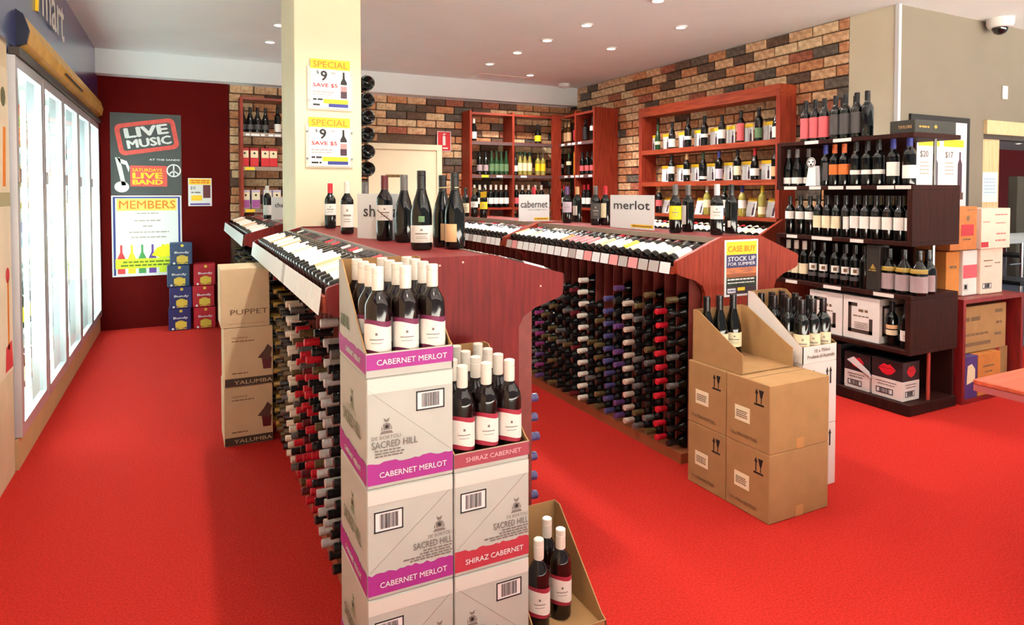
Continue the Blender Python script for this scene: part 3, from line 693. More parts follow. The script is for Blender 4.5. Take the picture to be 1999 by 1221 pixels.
def open_carton(x0, x1, y0, y1, z, hb, hf, outer, inner, label, name='open_carton', t=None, group=None, hl=None, hr=None, nofront=False):
    t = t or thing(name, ((x0 + x1) / 2, (y0 + y1) / 2, z), label, 'carton', group)
    T = .004; dp = y1 - y0; w = x1 - x0
    bx('carton_floor', x0 + T, x1 - T, y0 + T, y1 - T, z + .001, z + .005, inner, t)
    m = MB(); m.prism([(0, .001), (w, .001), (w, hb), (0, hb)], (x0, y1 - T, z), (1, 0, 0), (0, 0, 1), (0, -1, 0), T, 1, 0, 1); m.build('back_wall', [outer, inner], t)
    lw = [(0, .001), (dp, .001), (dp, hf), (dp * .93, hf + .01), (dp * .12, hb), (0, hb)]
    m = MB(); m.prism(lw, (x0, y1, z), (0, -1, 0), (0, 0, 1), (-1, 0, 0), T, 0, 1, 1); m.build('side_wall', [outer, inner], t)
    m = MB(); m.prism([(dp - a, b) for a, b in reversed(lw)], (x1, y0, z), (0, 1, 0), (0, 0, 1), (1, 0, 0), T, 0, 1, 1); m.build('side_wall', [outer, inner], t)
    if not nofront:
        m = MB(); m.prism([(0, .001), (w, .001), (w, hf), (0, hf)], (x0, y0, z), (1, 0, 0), (0, 0, 1), (0, -1, 0), T, 0, 1, 1); m.build('front_wall', [outer, inner], t)
    return t
SACLAB = ('white', .075, .125, 86)
def sacred_bottle(x, y, z, col, label, group):
    o = link('wine_bottle', body_mesh('bordeaux', mat('red_wine_glass', (24, 14, 13), .07, spec=.5), 20), None, (x, y, z)); o.rotation_euler = (0, 0, random.uniform(-.25, .1) - .25)
    tag(o, label, 'wine bottle', group)
    link('capsule', cap_mesh('bordeaux', 'white', 20), o)
    wv = lambda q: .004 * math.sin(q * 5.5)
    link('label_band', cached(('sb', col.name), lambda: MB().arc(.0379, .052, .152, math.radians(84), 14, wave=wv).mesh('label_band', mat('band_' + col.name, (112, 34, 74) if col is MAGENTA else (160, 32, 56), .6), smooth=True)), o)
    link('label', cached(('sl', col.name), lambda: MB().arc(.0386, .064, .138, math.radians(86), 14, wave=lambda q: .006 * math.sin(q * 5.5)).mesh('label', LABS['white'], smooth=True)), o)
    link('label_print', cached(('sp',), lambda: MB().arc(.0390, .098, .1005, math.radians(30), 8).arc(.0390, .111, .1185, math.radians(5), 3).arc(.0390, .088, .0895, math.radians(24), 8).mesh('label_print', GREYINK)), o)
    return o
def fill(x0, x1, y0, y1, z, nx, ny, col, label, group, skip=()):
    for i in range(nx):
        for j in range(ny):
            if (i, j) in skip: continue
            sacred_bottle(x0 + (x1 - x0) * (i + .5) / nx, y0 + (y1 - y0) * (j + .5) / ny, z, col, f"{label}, {('front', 'second', 'third', 'back')[j]} row, {('fridge side', 'middle', 'merlot side')[i]}", group)
oc = open_carton(SX0, SX1, SY0, SY1, 3 * SH, .305, .07, CARTON_W, KRAFT, 'cut-open cabernet merlot carton full of white-capped bottles, topping its stack')
w = SX1 - SX0; f = fF(SX0, SY0, 3 * SH, oc); f.rect('colour_band', .001, w - .001, .022, .066, MAGENTA); f.text('CABERNET MERLOT', .03, w - .02, .034, .050, PAPER, bold=.008)
f = fL(SX0, SY1, 3 * SH, oc); f.poly('colour_band', ragged(.002, .343, .012, .066, 20, .003, 5), MAGENTA)
f.text('CABERNET MERLOT', .1, .29, .030, .046, PAPER, bold=.008); f.text('SACRED HILL', .03, .15, .10, .14, mat('sage_ink', (128, 138, 110), .7), bold=.01)
fill(SX0 + .006, SX1 - .006, SY0 + .006, SY1 - .006, 3 * SH + .005, 3, 4, MAGENTA, 'bottle with magenta-banded label in the open cabernet merlot carton', 'bottles in the open cabernet merlot carton')
oc = open_carton(SX1 + .002, SX2, SY0, SY1, 2 * SH, .30, .055, CARTON_W, KRAFT, 'cut-open shiraz cabernet carton full of white-capped bottles')
w = SX2 - SX1; f = fF(SX1, SY0, 2 * SH, oc); f.rect('colour_band', .003, w - .001, .012, .053, mat('dusty_crimson', (158, 62, 78), .6)); f.text('SHIRAZ CABERNET', .04, w - .03, .026, .040, mat('pale_pink_print', (226, 170, 176), .6), bold=.006)
fill(SX1 + .008, SX2 - .006, SY0 + .006, SY1 - .006, 2 * SH + .005, 3, 4, CRIMSON, 'bottle with crimson-banded label in the open shiraz cabernet carton', 'bottles in the open shiraz cabernet carton')
# low open carton on the carpet
open_carton(1.0, 1.26, 1.80, 2.145, 0.0, .295, .03, KRAFT, KRAFT, 'low cut-open brown carton with a few bottles on the carpet', nofront=False)
for x, y, r, n in ((1.155, 1.925, 0, 'nearer the front edge'), (1.15, 2.01, 0, 'in its middle'), (1.055, 1.90, 0, 'beside the crimson-banded cartons')):
    sacred_bottle(x, y, .006, CRIMSON if n != 'in its middle' else MAGENTA, 'white-capped bottle standing in the low carton on the carpet, ' + n, 'bottles in the low carton')
# ---------------------------------------------------------------- brown cartons, two by two
def fragile(f, a, b, s):
    f.polys('handling_marks', [[(a, b), (a + s, b), (a + s, b + .012 * s / .08), (a, b + .012 * s / .08)], [(a + .18 * s, b + .2 * s), (a + .28 * s, b + .2 * s), (a + .28 * s, b + .95 * s), (a + .18 * s, b + .95 * s)],
        [(a + .06 * s, b + .95 * s), (a + .40 * s, b + .95 * s), (a + .23 * s, b + 1.35 * s)], [(a + .68 * s, b + .2 * s), (a + .75 * s, b + .2 * s), (a + .75 * s, b + .7 * s), (a + .68 * s, b + .7 * s)],
        [(a + .64 * s, b + .65 * s), (a + .79 * s, b + .65 * s), (a + .97 * s, b + 1.3 * s), (a + .46 * s, b + 1.3 * s)]], INK)
BX0, BX1, BY0, BYM, BY1, BH = 2.295, 2.68, 2.045, 2.305, 2.565, .31
BL = {(0, 0): 'lower brown bottle carton at the corner on the carpet', (1, 0): 'lower brown bottle carton beside the merlot rack', (0, 1): 'upper brown bottle carton at the outer corner', (1, 1): 'upper brown bottle carton under the cut-open brown one'}
for (j, k), lab in BL.items():
    y0, y1 = (BY0, BYM - .002) if j == 0 else (BYM + .002, BY1)
    t = thing('bottle_carton', ((BX0 + BX1) / 2, (y0 + y1) / 2, k * BH), lab, 'carton', 'brown bottle cartons stacked two by two')
    bx('carton_body', BX0, BX1, y0, y1, k * BH + .0005, (k + 1) * BH - .0005, KRAFT, t, bevel=.003)
    f = fL(BX0, y1, k * BH, t); wd = y1 - y0
    fragile(f, wd * .66, .205, .055); f.rect('address_label', .055, .145, .105, .175, mat('cream_paper', (240, 226, 190), .7)); f.lines('small_print', [(.065, .13, .15 - .009 * i, .004) for i in range(4)], TANINK, d=.0024, seed=j + 2 * k); f.text('12 x 750ml BOTTLES', .035, wd - .07, .035, .05, TANINK, bold=.01)
    bx('tape', (BX0 + BX1) / 2 - .025, (BX0 + BX1) / 2 + .025, y0 - .001, y0 + .0, k * BH + .002, k * BH + .05, mat('brown_tape', (188, 138, 84), .3), t) if j == 0 else None
    if k == 1: bx('lid_seam', BX0 + .004, BX1 - .004, (y0 + y1) / 2 - .0012, (y0 + y1) / 2 + .0012, (k + 1) * BH - .0004, (k + 1) * BH + .0004, TANINK, t)
z = 2 * BH
oc = open_carton(2.315, 2.65, 2.225, 2.56, z, .255, .095, KRAFT, KRAFT, 'cut-open brown carton holding three dark bottles on top of the stack', nofront=True)
for i, (x, y) in enumerate(((2.375, 2.515), (2.455, 2.515), (2.535, 2.51))):
    bottle('burgundy', (x, y, z + .006), 'black', ('cream', .05, .12, 80), f"black bottle in the cut-open brown carton, {('nearest the merlot rack', 'in the middle', 'nearest the white cartons')[i]}", 'bottles in the cut-open brown carton', rz=-.6, seg=18, scale=1.05)
# white cartons beside them
WX0, WX1, WY0, WY1 = 2.69, 2.935, 2.20, 2.555
for k in range(2):
    t = thing('white_carton', ((WX0 + WX1) / 2, (WY0 + WY1) / 2, k * .315), ('white bottle carton standing on the carpet behind the brown ones', 'white bottle carton with arrows under the open white one')[k], 'carton', 'white bottle cartons')
    bx('carton_body', WX0, WX1, WY0, WY1, k * .315 + .0005, (k + 1) * .315 - .0005, WHITE_C, t, bevel=.003)
    f = fF(WX0, WY0, k * .315, t)
    f.polys('arrows', [[(a, .2), (a + .01, .2), (a + .01, .26), (a, .26)] for a in (.17, .195)] + [[(a - .005, .26), (a + .015, .26), (a + .005, .285)] for a in (.17, .195)], INK); f.poly('glass_mark', [(.05, .25), (.085, .255), (.08, .28), (.06, .275)], INK)
t = open_carton(WX0, WX1, WY0, WY1, .63, .315, .085, WHITE_C, KRAFT, 'cut-open white carton full of dark bottles with cream labels')
f = fF(WX0, WY0, .63, t); f.text('12 x 750ml', .08, .19, .052, .068, GREYINK, bold=.01); f.text('Produce of Australia', .03, .225, .024, .042, GREYINK, bold=.01)
for i in range(3):
    for j in range(4):
        bottle('bordeaux', (WX0 + .045 + i * .077, WY0 + .047 + j * .085, .636), 'black', ('cream', .04, .135, 84), f"bottle with cream label in the open white carton, {('front', 'second', 'third', 'back')[j]} row, {('brown carton side', 'middle', 'stand side')[i]}", 'bottles in the open white carton', rz=-.75, seg=18)
# ---------------------------------------------------------------- wine cartons against the shiraz rack
PXa, PXb, PYa, PYb = .202, .466, 4.085, 4.40
for k, lab in enumerate(('bottom pale carton with a dark foot band and a hanging marionette print', 'middle pale carton with a dark foot band under the plain one', 'top pale carton of the stack reading puppet')):
    z0, z1 = (0, .343, .688)[k], (.341, .686, 1.03)[k]
    dx = (0, .004, -.012)[k]
    t = thing('wine_carton', ((PXa + PXb) / 2, (PYa + PYb) / 2, z0), lab, 'carton', 'pale wine cartons stacked beside the shiraz rack')
    bx('carton_body', PXa + dx, PXb + dx, PYa, PYb, z0, z1, KRAFT_L, t, bevel=.003)
    f = fF(PXa + dx, PYa, z0, t); w = PXb - PXa
    if k == 2:
        f.text('PUPPET', .05, w - .01, .075, .105, TANINK, bold=.005); f.lines('small_print', [(.03, w - .02, .02, .006)], mat('faint_ink', (186, 160, 126), .7))
        bx('tape', PXa + dx + .10, PXa + dx + .15, PYa - .001, PYa + .05, z1 - .0005, z1 + .0008, mat('pale_tape', (214, 190, 150), .3), t)
    else:
        f.rect('foot_band', .002, w - .002, .004, .05, mat('espresso_print', (66, 52, 42), .6)); f.text('YALUMBA', .05, w - .005, .014, .036, KRAFT_L, d=.0024, bold=.008)
        f.text('mystery', .04, .125, .275, .292, TANINK); f.lines('small_print', [(.04, .16, .262, .006), (.04, .125, .075, .007)], TANINK)
        f.poly('marionette_body', [(w - .055, .09), (w - .012, .09), (w - .008, .155), (w - .03, .175), (w - .062, .15)], CAPS['maroon']); f.poly('marionette_cape', [(w - .085, .16), (w - .02, .14), (w - .005, .21), (w - .03, .235), (w - .05, .2)], mat('umber_print', (90, 60, 52), .7), d=.0022)
# ---------------------------------------------------------------- ready-mixed drink cartons by the red wall
def drink(x, y, z, col, label, grp):
    t = thing('drink_carton', (x, y, z), label, 'carton', grp)
    w, dp, hh = .215, .215, .232
    bx('carton_body', x - w / 2, x + w / 2, y - dp / 2, y + dp / 2, z + .001, z + hh - .001, col, t, bevel=.006)
    f = fF(x - w / 2, y - dp / 2, z, t)
    f.poly('gold_badge', disc(w * .53, .06, .045, 14, 1.15), mat('gold_badge', (206, 176, 62), .45)); f.rect('gold_panel', w * .3, w * .8, .03, .088, mat('gold_panel', (220, 190, 70), .45), d=.002)
    f.poly('crest', disc(w * .55, .205, .016, 10), mat('gold_panel', (220, 190, 70), .45)); f.text('Bundy', .045, w - .03, .115, .145, PAPER, bold=.02, d=.003); f.poly('white_dot', disc(.04, .018, .012, 10), PAPER)
    f.lines('small_print', [(.07, .17, .01, .01)], mat('gold_panel', (220, 190, 70), .45))
DB = mat('indigo_carton', (38, 34, 100), .45, var=.1); DB2 = mat('slate_blue_carton', (40, 66, 104), .45, var=.1); DR = mat('red_carton', (178, 20, 40), .45, var=.1)
yb = 7.92
nm = ('bottom', 'second', 'third', 'topmost')
for k in range(4): drink(-.035 + (.0, .01, -.008, .02)[k], yb, k * .233, DB if k < 2 else DB2, nm[k] + ' blue drink carton of the tall stack by the red wall', 'blue drink cartons')
for k in range(3): drink(.20 + (.005, -.004, .008)[k], yb, k * .233, DR, nm[k] + ' red drink carton of the stack by the red wall', 'red drink cartons')
for k in range(2): drink(.445, yb + .02, k * .233, DR, nm[k] + ' red drink carton half hidden by the pale cartons', 'red drink cartons')
# ================================================================ POSTERS ON THE RED WALL
yw = YB - .004
x0, x1, z0, z1 = -.672, .0, 1.445, 2.322
t = tag(bx('music_poster', x0, x1, yw, YB - .001, z0, z1, CHARP, at=((x0 + x1) / 2, yw, z0)), 'charcoal live music poster with red stamp, note and peace sign', 'poster')
f = fF(x0, yw, z0, t); w, hh = x1 - x0, z1 - z0
def rot(pts, c, a): return [(c[0] + (p[0] - c[0]) * math.cos(a) - (p[1] - c[1]) * math.sin(a), c[1] + (p[0] - c[0]) * math.sin(a) + (p[1] - c[1]) * math.cos(a)) for p in pts]
def rrect(cx, cy, a, b, r, n=5):
    pts = []
    for sx, sy, q in ((1, -1, -90), (1, 1, 0), (-1, 1, 90), (-1, -1, 180)):
        for i in range(n + 1):
            th = math.radians(q + 90 * i / n); pts.append((cx + sx * (a - r) + r * math.cos(th), cy + sy * (b - r) + r * math.sin(th)))
    return pts
c = (.345, .63)
STAMP = mat('stamp_red', (222, 86, 78), .6, var=.1, scale=20)
f.poly('red_stamp', rot(rrect(c[0], c[1], .29, .17, .06), c, .17), STAMP, d=.0012)
f.poly('stamp_field', rot(rrect(c[0], c[1], .245, .125, .03), c, .17), CHARP, d=.0022)
f.text('LIVE', .125, .55, .635, .745, PAPER, d=.0035, bold=.045, rot=.17); f.text('MUSIC', .15, .58, .525, .62, PAPER, d=.0035, bold=.045, rot=.17)
f.text('AT THE SANDS', .36, .655, .372, .392, PAPER, bold=.02)
f.rect('orange_board', .18, .53, .09, .315, STAMP)
f.text('SATURDAYS', .20, .48, .25, .285, YELLOW, d=.003, bold=.02); f.text('LIVE', .20, .49, .175, .24, YELLOW, d=.003, bold=.04); f.text('BAND', .20, .49, .11, .165, YELLOW, d=.003, bold=.04)
f.polys('music_note', [disc(.10, .085, .06, 14, 1.15), [(.10, .10), (.14, .10), (.085, .40), (.04, .40)], [(.055, .40), (.085, .34), (.14, .32), (.165, .24), (.175, .29), (.15, .36), (.09, .385)]], PAPER)
m = MB(); pc = (.595, .265); ring(m, f, pc[0], pc[1], .058, .072, .0014)
for a in (90, -90, -40, 220):
    v = (math.cos(math.radians(a)), math.sin(math.radians(a))); nv = (-v[1] * .007, v[0] * .007)
    m.prism([(pc[0] + nv[0], pc[1] + nv[1]), (pc[0] - nv[0], pc[1] - nv[1]), (pc[0] + v[0] * .06 - nv[0], pc[1] + v[1] * .06 - nv[1]), (pc[0] + v[0] * .06 + nv[0], pc[1] + v[1] * .06 + nv[1])], f.pt(0, 0, .0016), f.u, f.v, f.n, .0009)
m.build('peace_sign', PAPER, t)
x0, x1, z0, z1 = -.672, -.005, .565, 1.438
t = tag(bx('members_poster', x0, x1, yw, YB - .001, z0, z1, PAPER, at=((x0 + x1) / 2, yw, z0)), 'white members offer poster with blue border and bottle row', 'poster')
f = fF(x0, yw, z0, t); w, hh = x1 - x0, z1 - z0
f.polys('blue_border', [[(.015, .015), (.035, .015), (.035, hh - .015), (.015, hh - .015)], [(w - .035, .015), (w - .015, .015), (w - .015, hh - .015), (w - .035, hh - .015)], [(.035, hh - .03), (w - .035, hh - .03), (w - .035, hh - .015), (.035, hh - .015)]], BLUEP)
f.rect('yellow_head', .05, w - .05, hh - .165, hh - .035, mat('soft_yellow_print', (252, 226, 110), .6)); f.text('MEMBERS', .07, w - .06, hh - .145, hh - .055, ORANGE, d=.0026, bold=.012)
FAINT = mat('faint_grey_ink', (176, 170, 160), .7)
f.lines('small_print', [(.24, .44, hh - .2, .012), (.21, .48, hh - .28, .014), (.29, .39, hh - .34, .014), (.16, .54, hh - .405, .014), (.18, .52, hh - .46, .014)], FAINT, seed=8)
for i, cm in enumerate((REDP, YELLOW, GREENP, PURPLEP, LIMEP, REDP)):
    a = .085 + i * .098
    f.poly('printed_bottle', [(a - .035, .03), (a + .035, .03), (a + .035, .2), (a + .01, .26), (a + .01, .34), (a - .01, .34), (a - .01, .26), (a - .035, .2)], cm, d=.0016)
f.rect('lime_banner', .03, w - .04, .085, .19, LIMEP, d=.0026); f.lines('small_print', [(.10, .56, .145, .018), (.08, .58, .108, .018)], mat('olive_ink', (110, 130, 20), .7), d=.0038, seed=4)
f.poly('yellow_burst', [(.37, .22), (.44, .2), (.54, .2), (.6, .24), (.6, .32), (.52, .34), (.42, .3)], mat('bright_yellow_print', (248, 240, 20), .6), d=.0034)
x0, x1, z0, z1 = .063, .302, 1.318, 1.63
t = tag(bx('price_notice', x0, x1, yw, YB - .001, z0, z1, PAPER, at=((x0 + x1) / 2, yw, z0)), 'small white and yellow price notice on the red wall', 'notice')
f = fF(x0, yw, z0, t); f.rect('yellow_head', .008, .231, .24, .304, YELLOW); f.lines('small_print', [(.03, .21, .278, .014), (.03, .21, .255, .014)], ORANGE, d=.0024); f.rect('wine_picture', .15, .225, .09, .235, CAPS['maroon']); f.text('$10', .025, .075, .18, .22, GREYINK, bold=.02); f.lines('small_print', [(.03, .13, .145, .014)], GREYINK)
f.rect('yellow_patch', .03, .14, .06, .12, YELLOW); f.rect('blue_foot', .02, .22, .012, .03, PURPLEP)
# ================================================================ FRIDGE WALL
FX = -.80
t = fridge = thing('glass_door_fridge', (-1.1, 6.2, 0), 'long glass-door drinks fridge with white frames and a gold awning rail', 'fridge')
FY0, FY1 = 4.24, YB - .01
DW = .775
bx('plinth', FX - .01, FX + .012, FY0, FY1, 0, .165, TANP, t)
bx('side_wall', -1.62, FX - .02, FY0 + .02, FY0 + .06, .0, 2.22, WHITEPL, t); bx('side_wall', -1.62, FX - .02, FY1 - .05, FY1 - .01, .0, 2.22, WHITEPL, t)
bx('back_panel', -1.62, -1.58, FY0 + .06, FY1 - .05, .0, 2.22, mat('fridge_liner', (176, 198, 192), .5), t); bx('cabinet_floor', -1.58, FX - .03, FY0 + .06, FY1 - .05, .0, .165, WHITEPL, t); bx('cabinet_top', -1.58, FX - .03, FY0 + .06, FY1 - .05, 2.16, 2.20, WHITEPL, t)
nd = 5
ys = [FY0 + (FY1 - FY0) * i / nd for i in range(nd + 1)]
pane = pane_glass('fridge_glass')
tl = MB().box(-.012, .012, -.012, .012, .25, 2.1).mesh('light_tube', TUBEGLOW)
for i in range(nd + 1):
    yy = min(max(ys[i], FY0 + .03), FY1 - .03)
    bx('mullion', FX - .05, FX - .006, yy - .03, yy + .03, .165, 2.2, ALU, t)
    link('light_tube', tl, t, (FX - .075 + 1.1, (yy + (.05 if i == 0 else 0) - (.06 if i == nd else 0)) - 6.2, 0))
for i in range(nd):
    a, b = ys[i] + .012, ys[i + 1] - .012
    m = MB(); e = .055
    m.box(FX - .005, FX + .03, a, a + e, .17, 2.19); m.box(FX - .005, FX + .03, b - e, b, .17, 2.19); m.box(FX - .005, FX + .03, a + e, b - e, .17, .235); m.box(FX - .005, FX + .03, a + e, b - e, 2.13, 2.19)
    d = m.build('fridge_door', ALU, t)
    MB().quad((FX + .012, a + e, .235), (FX + .012, b - e, .235), (FX + .012, b - e, 2.13), (FX + .012, a + e, 2.13)).build('pane', pane, d)
    m = MB(); m.box(FX + .03, FX + .045, a + .01, a + .03, 1.52, 1.60); m.build('handle', CHROME, d, bevel=.004)
sh = MB().box(-1.57, FX - .13, 0, (FY1 - FY0) / nd - .08, 0, .012).mesh('fridge_shelf', mat('shelf_wire_white', (226, 230, 232), .5))
for i in range(nd):
    for z in (.55, .95, 1.35, 1.75):
        link('fridge_shelf', sh, t, (1.1, ys[i] + .04 - 6.2, z))
# chilled bottles seen through the doors, standing on the fridge shelves
fc = (('green', GLASS_G, 'yellow', 'green'), ('gold', GLASS_Y, 'white', 'pale'), ('white', GLASS_A, 'cream', 'amber'), ('blue', mat('blue_can', (150, 176, 200), .3, metal=.3), 'white', 'blue'), ('orange', GLASS_Y, 'orange', 'pale'))
for i in range(nd):
    for zi, z in enumerate((.167, .563, .963, 1.363, 1.763)):
        cp, gl, lb, nmx = fc[(i * 2 + zi * 3) % 5]
        for q in range(2, 5):
            yy = ys[i] + .12 + q * .125
            bottle('bordeaux', (-.985, yy, z), cp, (lb, .04, .14, 85), f'chilled {nmx} bottle, {ORD[zi]} shelf up, {ORD[nd - 1 - i]} fridge door from the wall', f'{nmx} bottles in the fridge', rz=math.pi / 2 * 1.0, glass=gl, seg=10, name='drink_bottle')
# awning rail over the doors
prof = [(0, 0), (.042, .02), (.056, .085), (.034, .16), (0, .185)]
m = MB(); m.prism([(a, b) for a, b in prof], (FX + .02, FY0 + .12, 2.26), (1, 0, 0), (0, 0, 1), (0, -1, 0), FY1 - FY0 - .14); 
r = m.build('awning_rail', mat('gold_rail', (228, 178, 88), .42, rgb2=(200, 146, 62), scale=5, stretch=(1, 1, 1)), t)
m = MB(); m.prism([(a * 1.15 - .006, b * 1.12 - .012) for a, b in prof], (FX + .02, FY0 + .10, 2.26), (1, 0, 0), (0, 0, 1), (0, -1, 0), .03); m.build('rail_end_cap', mat('navy_cap', (20, 24, 48), .35), t)
bx('rail_track', FX - .0, FX + .05, FY0 + .02, FY1 - .02, 2.195, 2.235, mat('dark_track', (66, 56, 50), .5), t)
m = MB(); m.prism([(0, 0), (.9, 0), (.9, .018), (0, .018)], (FX + .077, 5.6, 2.30), (0, 1, 0), (.1, 0, .99), (1, 0, -.1), .001); m.build('rail_lettering', INK, t)
# letters of the shop sign on the bulkhead
t = thing('sign_lettering', (-.77, 5.4, 2.6), 'white raised sign letters on the navy bulkhead', 'sign')
V, Fc, asp = text_geo('mart', .01)
m = MB()
for dd in (0.0, .014):
    k = len(m.v)
    for x, y, q in V: m.v.append((-.779 + dd + q * .0003, 5.02 + x * .86, 2.575 + y * .25))
    if dd: m.f += [tuple(k + q for q in ff) for ff in Fc]; m.m += [0] * len(Fc)
m.build('letters', mat('sign_white', (238, 228, 220), .4), t)
m = MB(); m.prism([(0, 0), (.03, 0), (.09, .3), (.05, .3)], (-.765, 4.87, 2.57), (0, 1, 0), (0, 0, 1), (1, 0, 0), .014); m.build('yellow_stroke', YELLOW, t)
# advert board on the panel before the fridge
t = tag(bx('advert_board', FX + .001, FX + .006, 3.25, 4.2, .55, 2.1, mat('advert_cream', (232, 214, 186), .55, var=.05, scale=6), at=(FX, 3.7, .55)), 'tall cream advert board with orange bottle pictures before the fridge', 'poster')
f = fR(FX + .006, 3.25, .55, t)
f.poly('orange_bottle', [(.80, .95), (.86, .95), (.88, 1.25), (.83, 1.25)], ORANGE); f.poly('orange_bottle', [(.84, .12), (.87, .12), (.88, .45), (.85, .5)], ORANGE); f.poly('red_shape', disc(.86, .5, .04, 12), REDP); f.poly('green_leaf', disc(.84, 1.4, .05, 10), mat('olive_print', (96, 96, 60), .6)); f.rect('green_band', .7, .95, .85, .92, mat('sage_print', (170, 160, 120), .6)); f.poly('red_patch', [(.78, .02), (.94, .02), (.92, .16), (.8, .14)], REDP)
# ================================================================ ON THE PILLAR
def special(px, lab):
    a = atY(px[0], px[1], PY0 - .03); b = atY(px[2], px[3], PY0 - .03)
    x0, x1, z0, z1 = a.x, b.x, b.z, a.z
    t = thing('sign_holder', ((x0 + x1) / 2, PY0, z0), lab, 'sign', 'special price signs on the pillar')
    w, hh = x1 - x0, z1 - z0
    bx('acrylic_back', x0 - .02, x1 + .02, PY0 - .016, PY0 - .012, z0 - .01, z1 - .05, CLEARPL, t)
    for sx in (x0 - .012, x1 + .012):
        for sz in (z0 + .05, z1 - .1):
            m = MB(); m.tube([(sx, PY0, sz), (sx, PY0 - .024, sz)], .008, 10); m.build('standoff', CHROME, t)
    card = bx('price_card', x0, x1, PY0 - .022, PY0 - .017, z0, z1, PAPER, t)
    f = fF(x0, PY0 - .022, z0, t)
    f.rect('yellow_head', .0, w, hh * .80, hh, YELLOW); f.text('SPECIAL', w * .06, w * .94, hh * .83, hh * .96, ORANGE, d=.0026, bold=.012)
    f.text('9', w * .25, w * .42, hh * .56, hh * .77, INK, bold=.03); f.text('$', w * .15, w * .21, hh * .69, hh * .76, INK); f.text('.99', w * .5, w * .62, hh * .70, hh * .745, GREYINK)
    f.text('SAVE $5', w * .06, w * .68, hh * .42, hh * .51, REDP, bold=.02); f.lines('small_print', [(w * .06, w * .6, hh * .32, .008), (w * .06, w * .55, hh * .27, .006)], mat('faint_grey_ink', (176, 170, 160), .7))
    f.poly('printed_bottle', [(w * .76, hh * .5), (w * .92, hh * .5), (w * .92, hh * .55), (w * .865, hh * .63), (w * .86, hh * .76), (w * .815, hh * .76), (w * .81, hh * .63), (w * .76, hh * .55)], INK); f.rect('printed_label', w * .76, w * .92, hh * .36, hh * .47, mat('faded_rose', (196, 140, 140), .6)); f.rect('printed_base', w * .76, w * .92, hh * .22, hh * .36, mat('aubergine_print', (70, 44, 60), .6))
    f.rect('yellow_foot', w * .32, w * .95, hh * .10, hh * .19, YELLOW); f.rect('blue_foot', w * .45, w * .95, hh * .03, hh * .10, BLUEP); f.lines('logo_print', [(w * .06, w * .3, hh * .16, .012), (w * .06, w * .3, hh * .05, .012)], INK); 
special((606, 113, 684, 214), 'upper yellow-headed special price sign on the cream pillar')
special((603, 228, 684, 325), 'lower yellow-headed special price sign on the cream pillar')
# magnums laid in a wall rack on the pillar's side, bases to the entrance
t = thing('bottle_rack', (PX1, PY0 + .15, 1.5), 'black wall rack holding magnums on the side of the pillar', 'bottle rack')
bx('rail', PX1 + .001, PX1 + .012, PY0 + .06, PY0 + .09, 1.58, 2.38, INK, t); bx('rail', PX1 + .001, PX1 + .012, PY0 + .25, PY0 + .28, 1.58, 2.38, INK, t)
RB = Matrix.Rotation(-math.pi / 2, 4, 'X')
xm = atY(718, 200, PY0 + .02).x
for k in range(6):
    z = atY(719, 161 + k * 33.8, PY0 + .02).z
    m = MB(); cr = []
    for yy in (PY0 + .075, PY0 + .265):
        pts = [(xm + .056 * math.cos(math.radians(a)), yy, z + .056 * math.sin(math.radians(a))) for a in range(150, 391, 24)]
        m.tube(pts, .003, 6)
    m.build('cradle', INK, t)
    o = bottle('magnum', (xm, PY0 + .01, z), 'black', None, 'dark magnum lying base outwards in the pillar rack', 'magnums in the pillar rack', R=RB, seg=24, name='magnum_bottle')
# ================================================================ WALL SHELVES
ZS = (1.27, 1.705, 2.14)
PINE = mat('mahogany_shelf', (150, 56, 34), .38, rgb2=(120, 38, 24), scale=6, stretch=(.8, .8, 8), coat=.15)
GREYE = mat('ticket_strip', (96, 74, 74), .5)
# --- corner unit
t = thing('corner_shelf', (4.2, 7.98, 0), 'tall mahogany corner shelf of open bays on the brick walls', 'shelf')
yf, yk, xl, xf, xk, yn = 7.85, YB - .02, 3.335, 4.66, XR - .03, 6.96
for x in (xl, 3.95): bx('upright', x, x + .03, yf, yk, .3, 2.535, MAHOG, t)
bx('corner_post', 4.56, xf + .03, yf - .03, yf + .02, .3, 2.535, MAHOG, t)
for y in (yn, 7.40): bx('upright', xf, xk, y, y + .03, .3, 2.55, MAHOG, t)
for z in ZS + (2.515, .9):
    e = .028
    bx('shelf_board', xl + .03, 3.95, yf + .004, yk, z - e, z, PINE, t); bx('shelf_board', 3.98, 4.56, yf + .004, yk, z - e, z, PINE, t)
    bx('shelf_board', xf + .004, xk, yn + .03, 7.40, z - e, z, PINE, t); bx('shelf_board', xf + .004, xk, 7.43, yf - .03, z - e, z, PINE, t)
    if z in (1.705, 2.14):
        bx('ticket_rail', xl + .03, 3.95, yf, yf + .004, z - .045, z - .005, GREYE, t); bx('ticket_rail', 3.98, 4.56, yf, yf + .004, z - .045, z - .005, GREYE, t)
        bx('ticket_rail', xf, xf + .004, yn + .03, 7.40, z - .045, z - .005, GREYE, t); bx('ticket_rail', xf, xf + .004, 7.43, yf - .03, z - .045, z - .005, GREYE, t)
tk = MB().box(-.045, .045, -.003, 0, -.035, -.008).mesh('price_ticket', PAPER); tk2 = MB().box(-.003, 0, -.04, .04, -.035, -.008).mesh('price_ticket', PAPER); tky = MB().box(-.05, .05, -.003, 0, -.037, -.006).mesh('price_ticket', LIMEP)
for x, z, mm in ((3.55, 1.705, tky), (3.76, 1.705, tk), (4.12, 1.705, tk)): link('price_ticket', mm, t, (x - 4.2, yf - 7.98, z))
for y, z in ((7.72, 2.14), (7.56, 2.14), (7.45, 2.14), (7.3, 2.14), (7.64, 1.705), (7.48, 1.705), (7.36, 1.705), (7.25, 1.705), (7.05, 1.705)): link('price_ticket', tk2, t, (xf - 4.2, y - 7.98, z))
